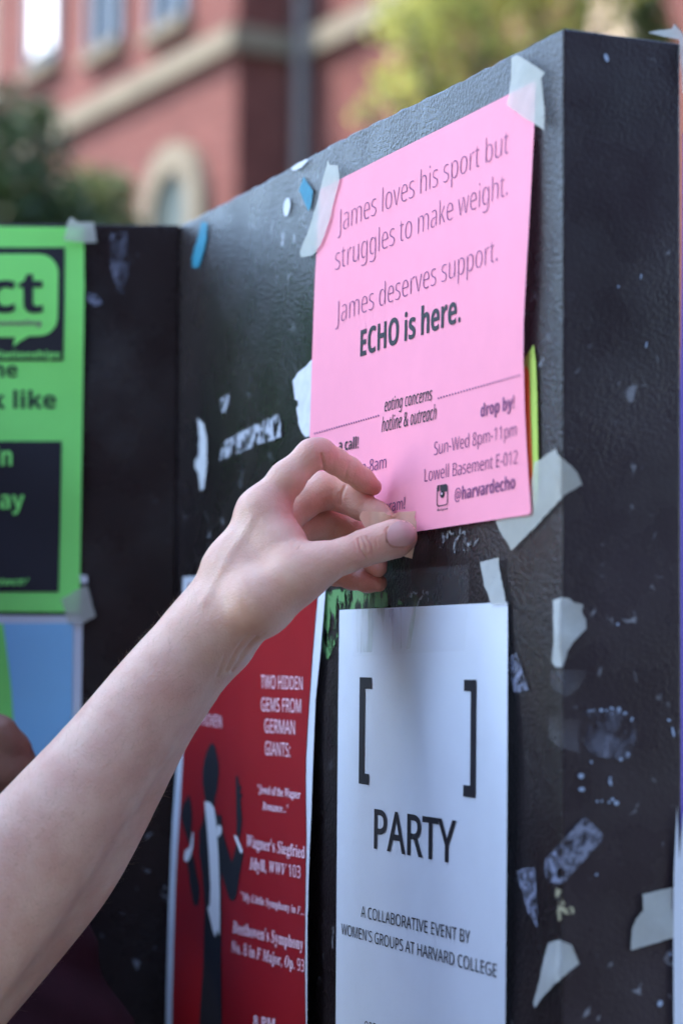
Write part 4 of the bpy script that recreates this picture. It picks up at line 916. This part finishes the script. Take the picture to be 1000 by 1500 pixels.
def tree(name, label, clumps, base, leafm, nleaf, size, cat='tree'):
    t = thing(name, label, cat, base)
    Vv = []; Fc = []; tot = sum(r**2 for _, r in clumps)
    for (cc, r) in clumps:
        k = max(30, int(nleaf*r*r/tot))
        d = rng.normal(size=(k, 3)); d /= np.linalg.norm(d, axis=1)[:, None]
        rad = r*rng.uniform(.25, 1.0, k)**.55*(1+.22*np.sin(5*d[:, 0]+3*d[:, 2]+cc[0]*7))
        P = np.array(cc)+d*rad[:, None]*np.array((1, 1, .85))
        A = rng.normal(size=(k, 3)); A /= np.linalg.norm(A, axis=1)[:, None]
        B = np.cross(A, rng.normal(size=(k, 3))); B /= np.linalg.norm(B, axis=1)[:, None]
        s_ = size*rng.uniform(.6, 1.3, k)[:, None]
        for i in range(k):
            b = len(Vv); p, a_, b_ = P[i], A[i]*s_[i], B[i]*s_[i]*.55
            Vv += [p-a_, p-b_*.9-a_*.1, p+a_, p+b_*.9-a_*.1]; Fc.append((b, b+1, b+2, b+3))
    link('crown', [tuple(v) for v in Vv], Fc, leafm, t)
    Vt = []; Ft = []
    def limb(a, b, ra, rb, n=8):
        a, b = Vector(a), Vector(b); d = (b-a).normalized(); x = d.orthogonal().normalized(); y = d.cross(x); k = len(Vt)
        for j in range(5):
            q = a.lerp(b, j/4)+x*random.uniform(-.3, .3)*ra*(j % 4 > 0)
            for i in range(n): Vt.append(tuple(q+(x*math.cos(i*2*math.pi/n)+y*math.sin(i*2*math.pi/n))*(ra+(rb-ra)*j/4)))
        for j in range(4):
            for i in range(n): Ft.append((k+j*n+i, k+j*n+(i+1) % n, k+(j+1)*n+(i+1) % n, k+(j+1)*n+i))
    cm = sum((Vector(c_) for c_, _ in clumps), Vector())/len(clumps); fork = Vector((base[0], base[1], cm.z*.62))
    limb(base, fork, .15, .10)
    for c_, r in clumps: limb(fork, c_, .06, .015, 6)
    link('trunk', Vt, Ft, M_bark, t, True)
    return t
def CL(Zd, lst): return [(tuple(at(x, y, Zd+dz)), r*Zd/F) for x, y, r, dz in lst]
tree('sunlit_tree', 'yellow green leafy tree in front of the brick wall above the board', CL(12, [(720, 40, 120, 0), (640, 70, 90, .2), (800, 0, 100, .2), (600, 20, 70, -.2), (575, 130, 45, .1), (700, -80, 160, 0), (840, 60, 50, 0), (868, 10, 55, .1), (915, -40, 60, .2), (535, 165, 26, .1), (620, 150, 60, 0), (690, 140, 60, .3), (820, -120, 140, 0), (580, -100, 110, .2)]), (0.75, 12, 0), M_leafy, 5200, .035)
tree('slender_tree', 'small sparse green tree at the upper right behind the board', CL(13, [(940, 10, 40, 0), (930, -40, 50, 0), (955, 60, 45, .1), (945, -110, 60, 0)]), (1.75, 13, 0), M_leafm, 1500, .035)
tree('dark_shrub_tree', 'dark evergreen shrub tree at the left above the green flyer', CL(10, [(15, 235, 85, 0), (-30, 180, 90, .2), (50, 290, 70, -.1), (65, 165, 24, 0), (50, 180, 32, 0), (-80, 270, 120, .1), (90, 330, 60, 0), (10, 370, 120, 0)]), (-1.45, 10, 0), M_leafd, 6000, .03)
tree('low_bush', 'olive green bush beside the dark shrub over the rear panel', CL(10.6, [(130, 285, 48, 0), (172, 280, 36, .1), (110, 330, 60, 0), (180, 345, 50, 0), (150, 400, 80, 0)]), (-1.1, 10.6, 0), M_leafm, 2500, .03, 'bush')


# ------------------------------------------------------------------ unseen tree added towards the sun, its crown keeps direct sun off the board
tree('added_shade_tree', 'dense green tree added out of view at the left to shade the board', [((-3.6, 1.7, 6.6), 1.5), ((-3.2, 1.0, 6.3), 1.1), ((-4.2, 2.4, 6.8), 1.2), ((-4.1, .9, 6.9), 1.2), ((-3.1, 2.4, 6.7), 1.2)], (-4.6, 1.8, 0), M_leafd, 16000, .085)
sb = thing('added_shading_building', 'unseen dark brick building added behind the viewer to darken the board', 'building', (2, -7, 0))  # added behind the camera to block skylight from the rear panel and end face
M_tan = mat('dark_brick', (0.10, 0.06, 0.05), 0.9, 0.2, var=0.3, vscale=2.5)
boxf('wall', Vector((-7, -5, 0)), Vector((1, 0, 0)), Vector((0, 1, 0)), 0, 22, 0, 7.6, -7, 0, M_tan, sb)
boxf('roof', Vector((-7, -5, 0)), Vector((1, 0, 0)), Vector((0, 1, 0)), -.2, 22.2, 7.603, 7.9, -7.2, .2, M_roof, sb)
for k in range(8):
    for z in (1.2, 4.8): boxf('window', Vector((-7, -5, 0)), Vector((1, 0, 0)), Vector((0, 1, 0)), 1+k*2.6, 2.2+k*2.6, z, z+1.9, .002, .05, M_glass, sb)
for (x, y, n_) in ((-8.5, 9.5, 1), (-11.0, 12.0, 2), (-6.9, 12.5, 3), (-11.5, 8.5, 4)):
    tree('yew_tree', ['broad dark yew tree far left of the board, nearest of four', 'broad dark yew tree far left behind the nearest one', 'broad dark yew tree closest to the brick building', 'broad dark yew tree farthest to the left'][n_-1], [((x, y, 1.4), 1.5), ((x+.9, y-.6, 2.6), 1.4), ((x-.9, y+.5, 2.7), 1.4), ((x, y+.2, 3.9), 1.4)], (x, y, 0), M_leafd, 2600, .10)['group'] = 'yew trees left of the building'
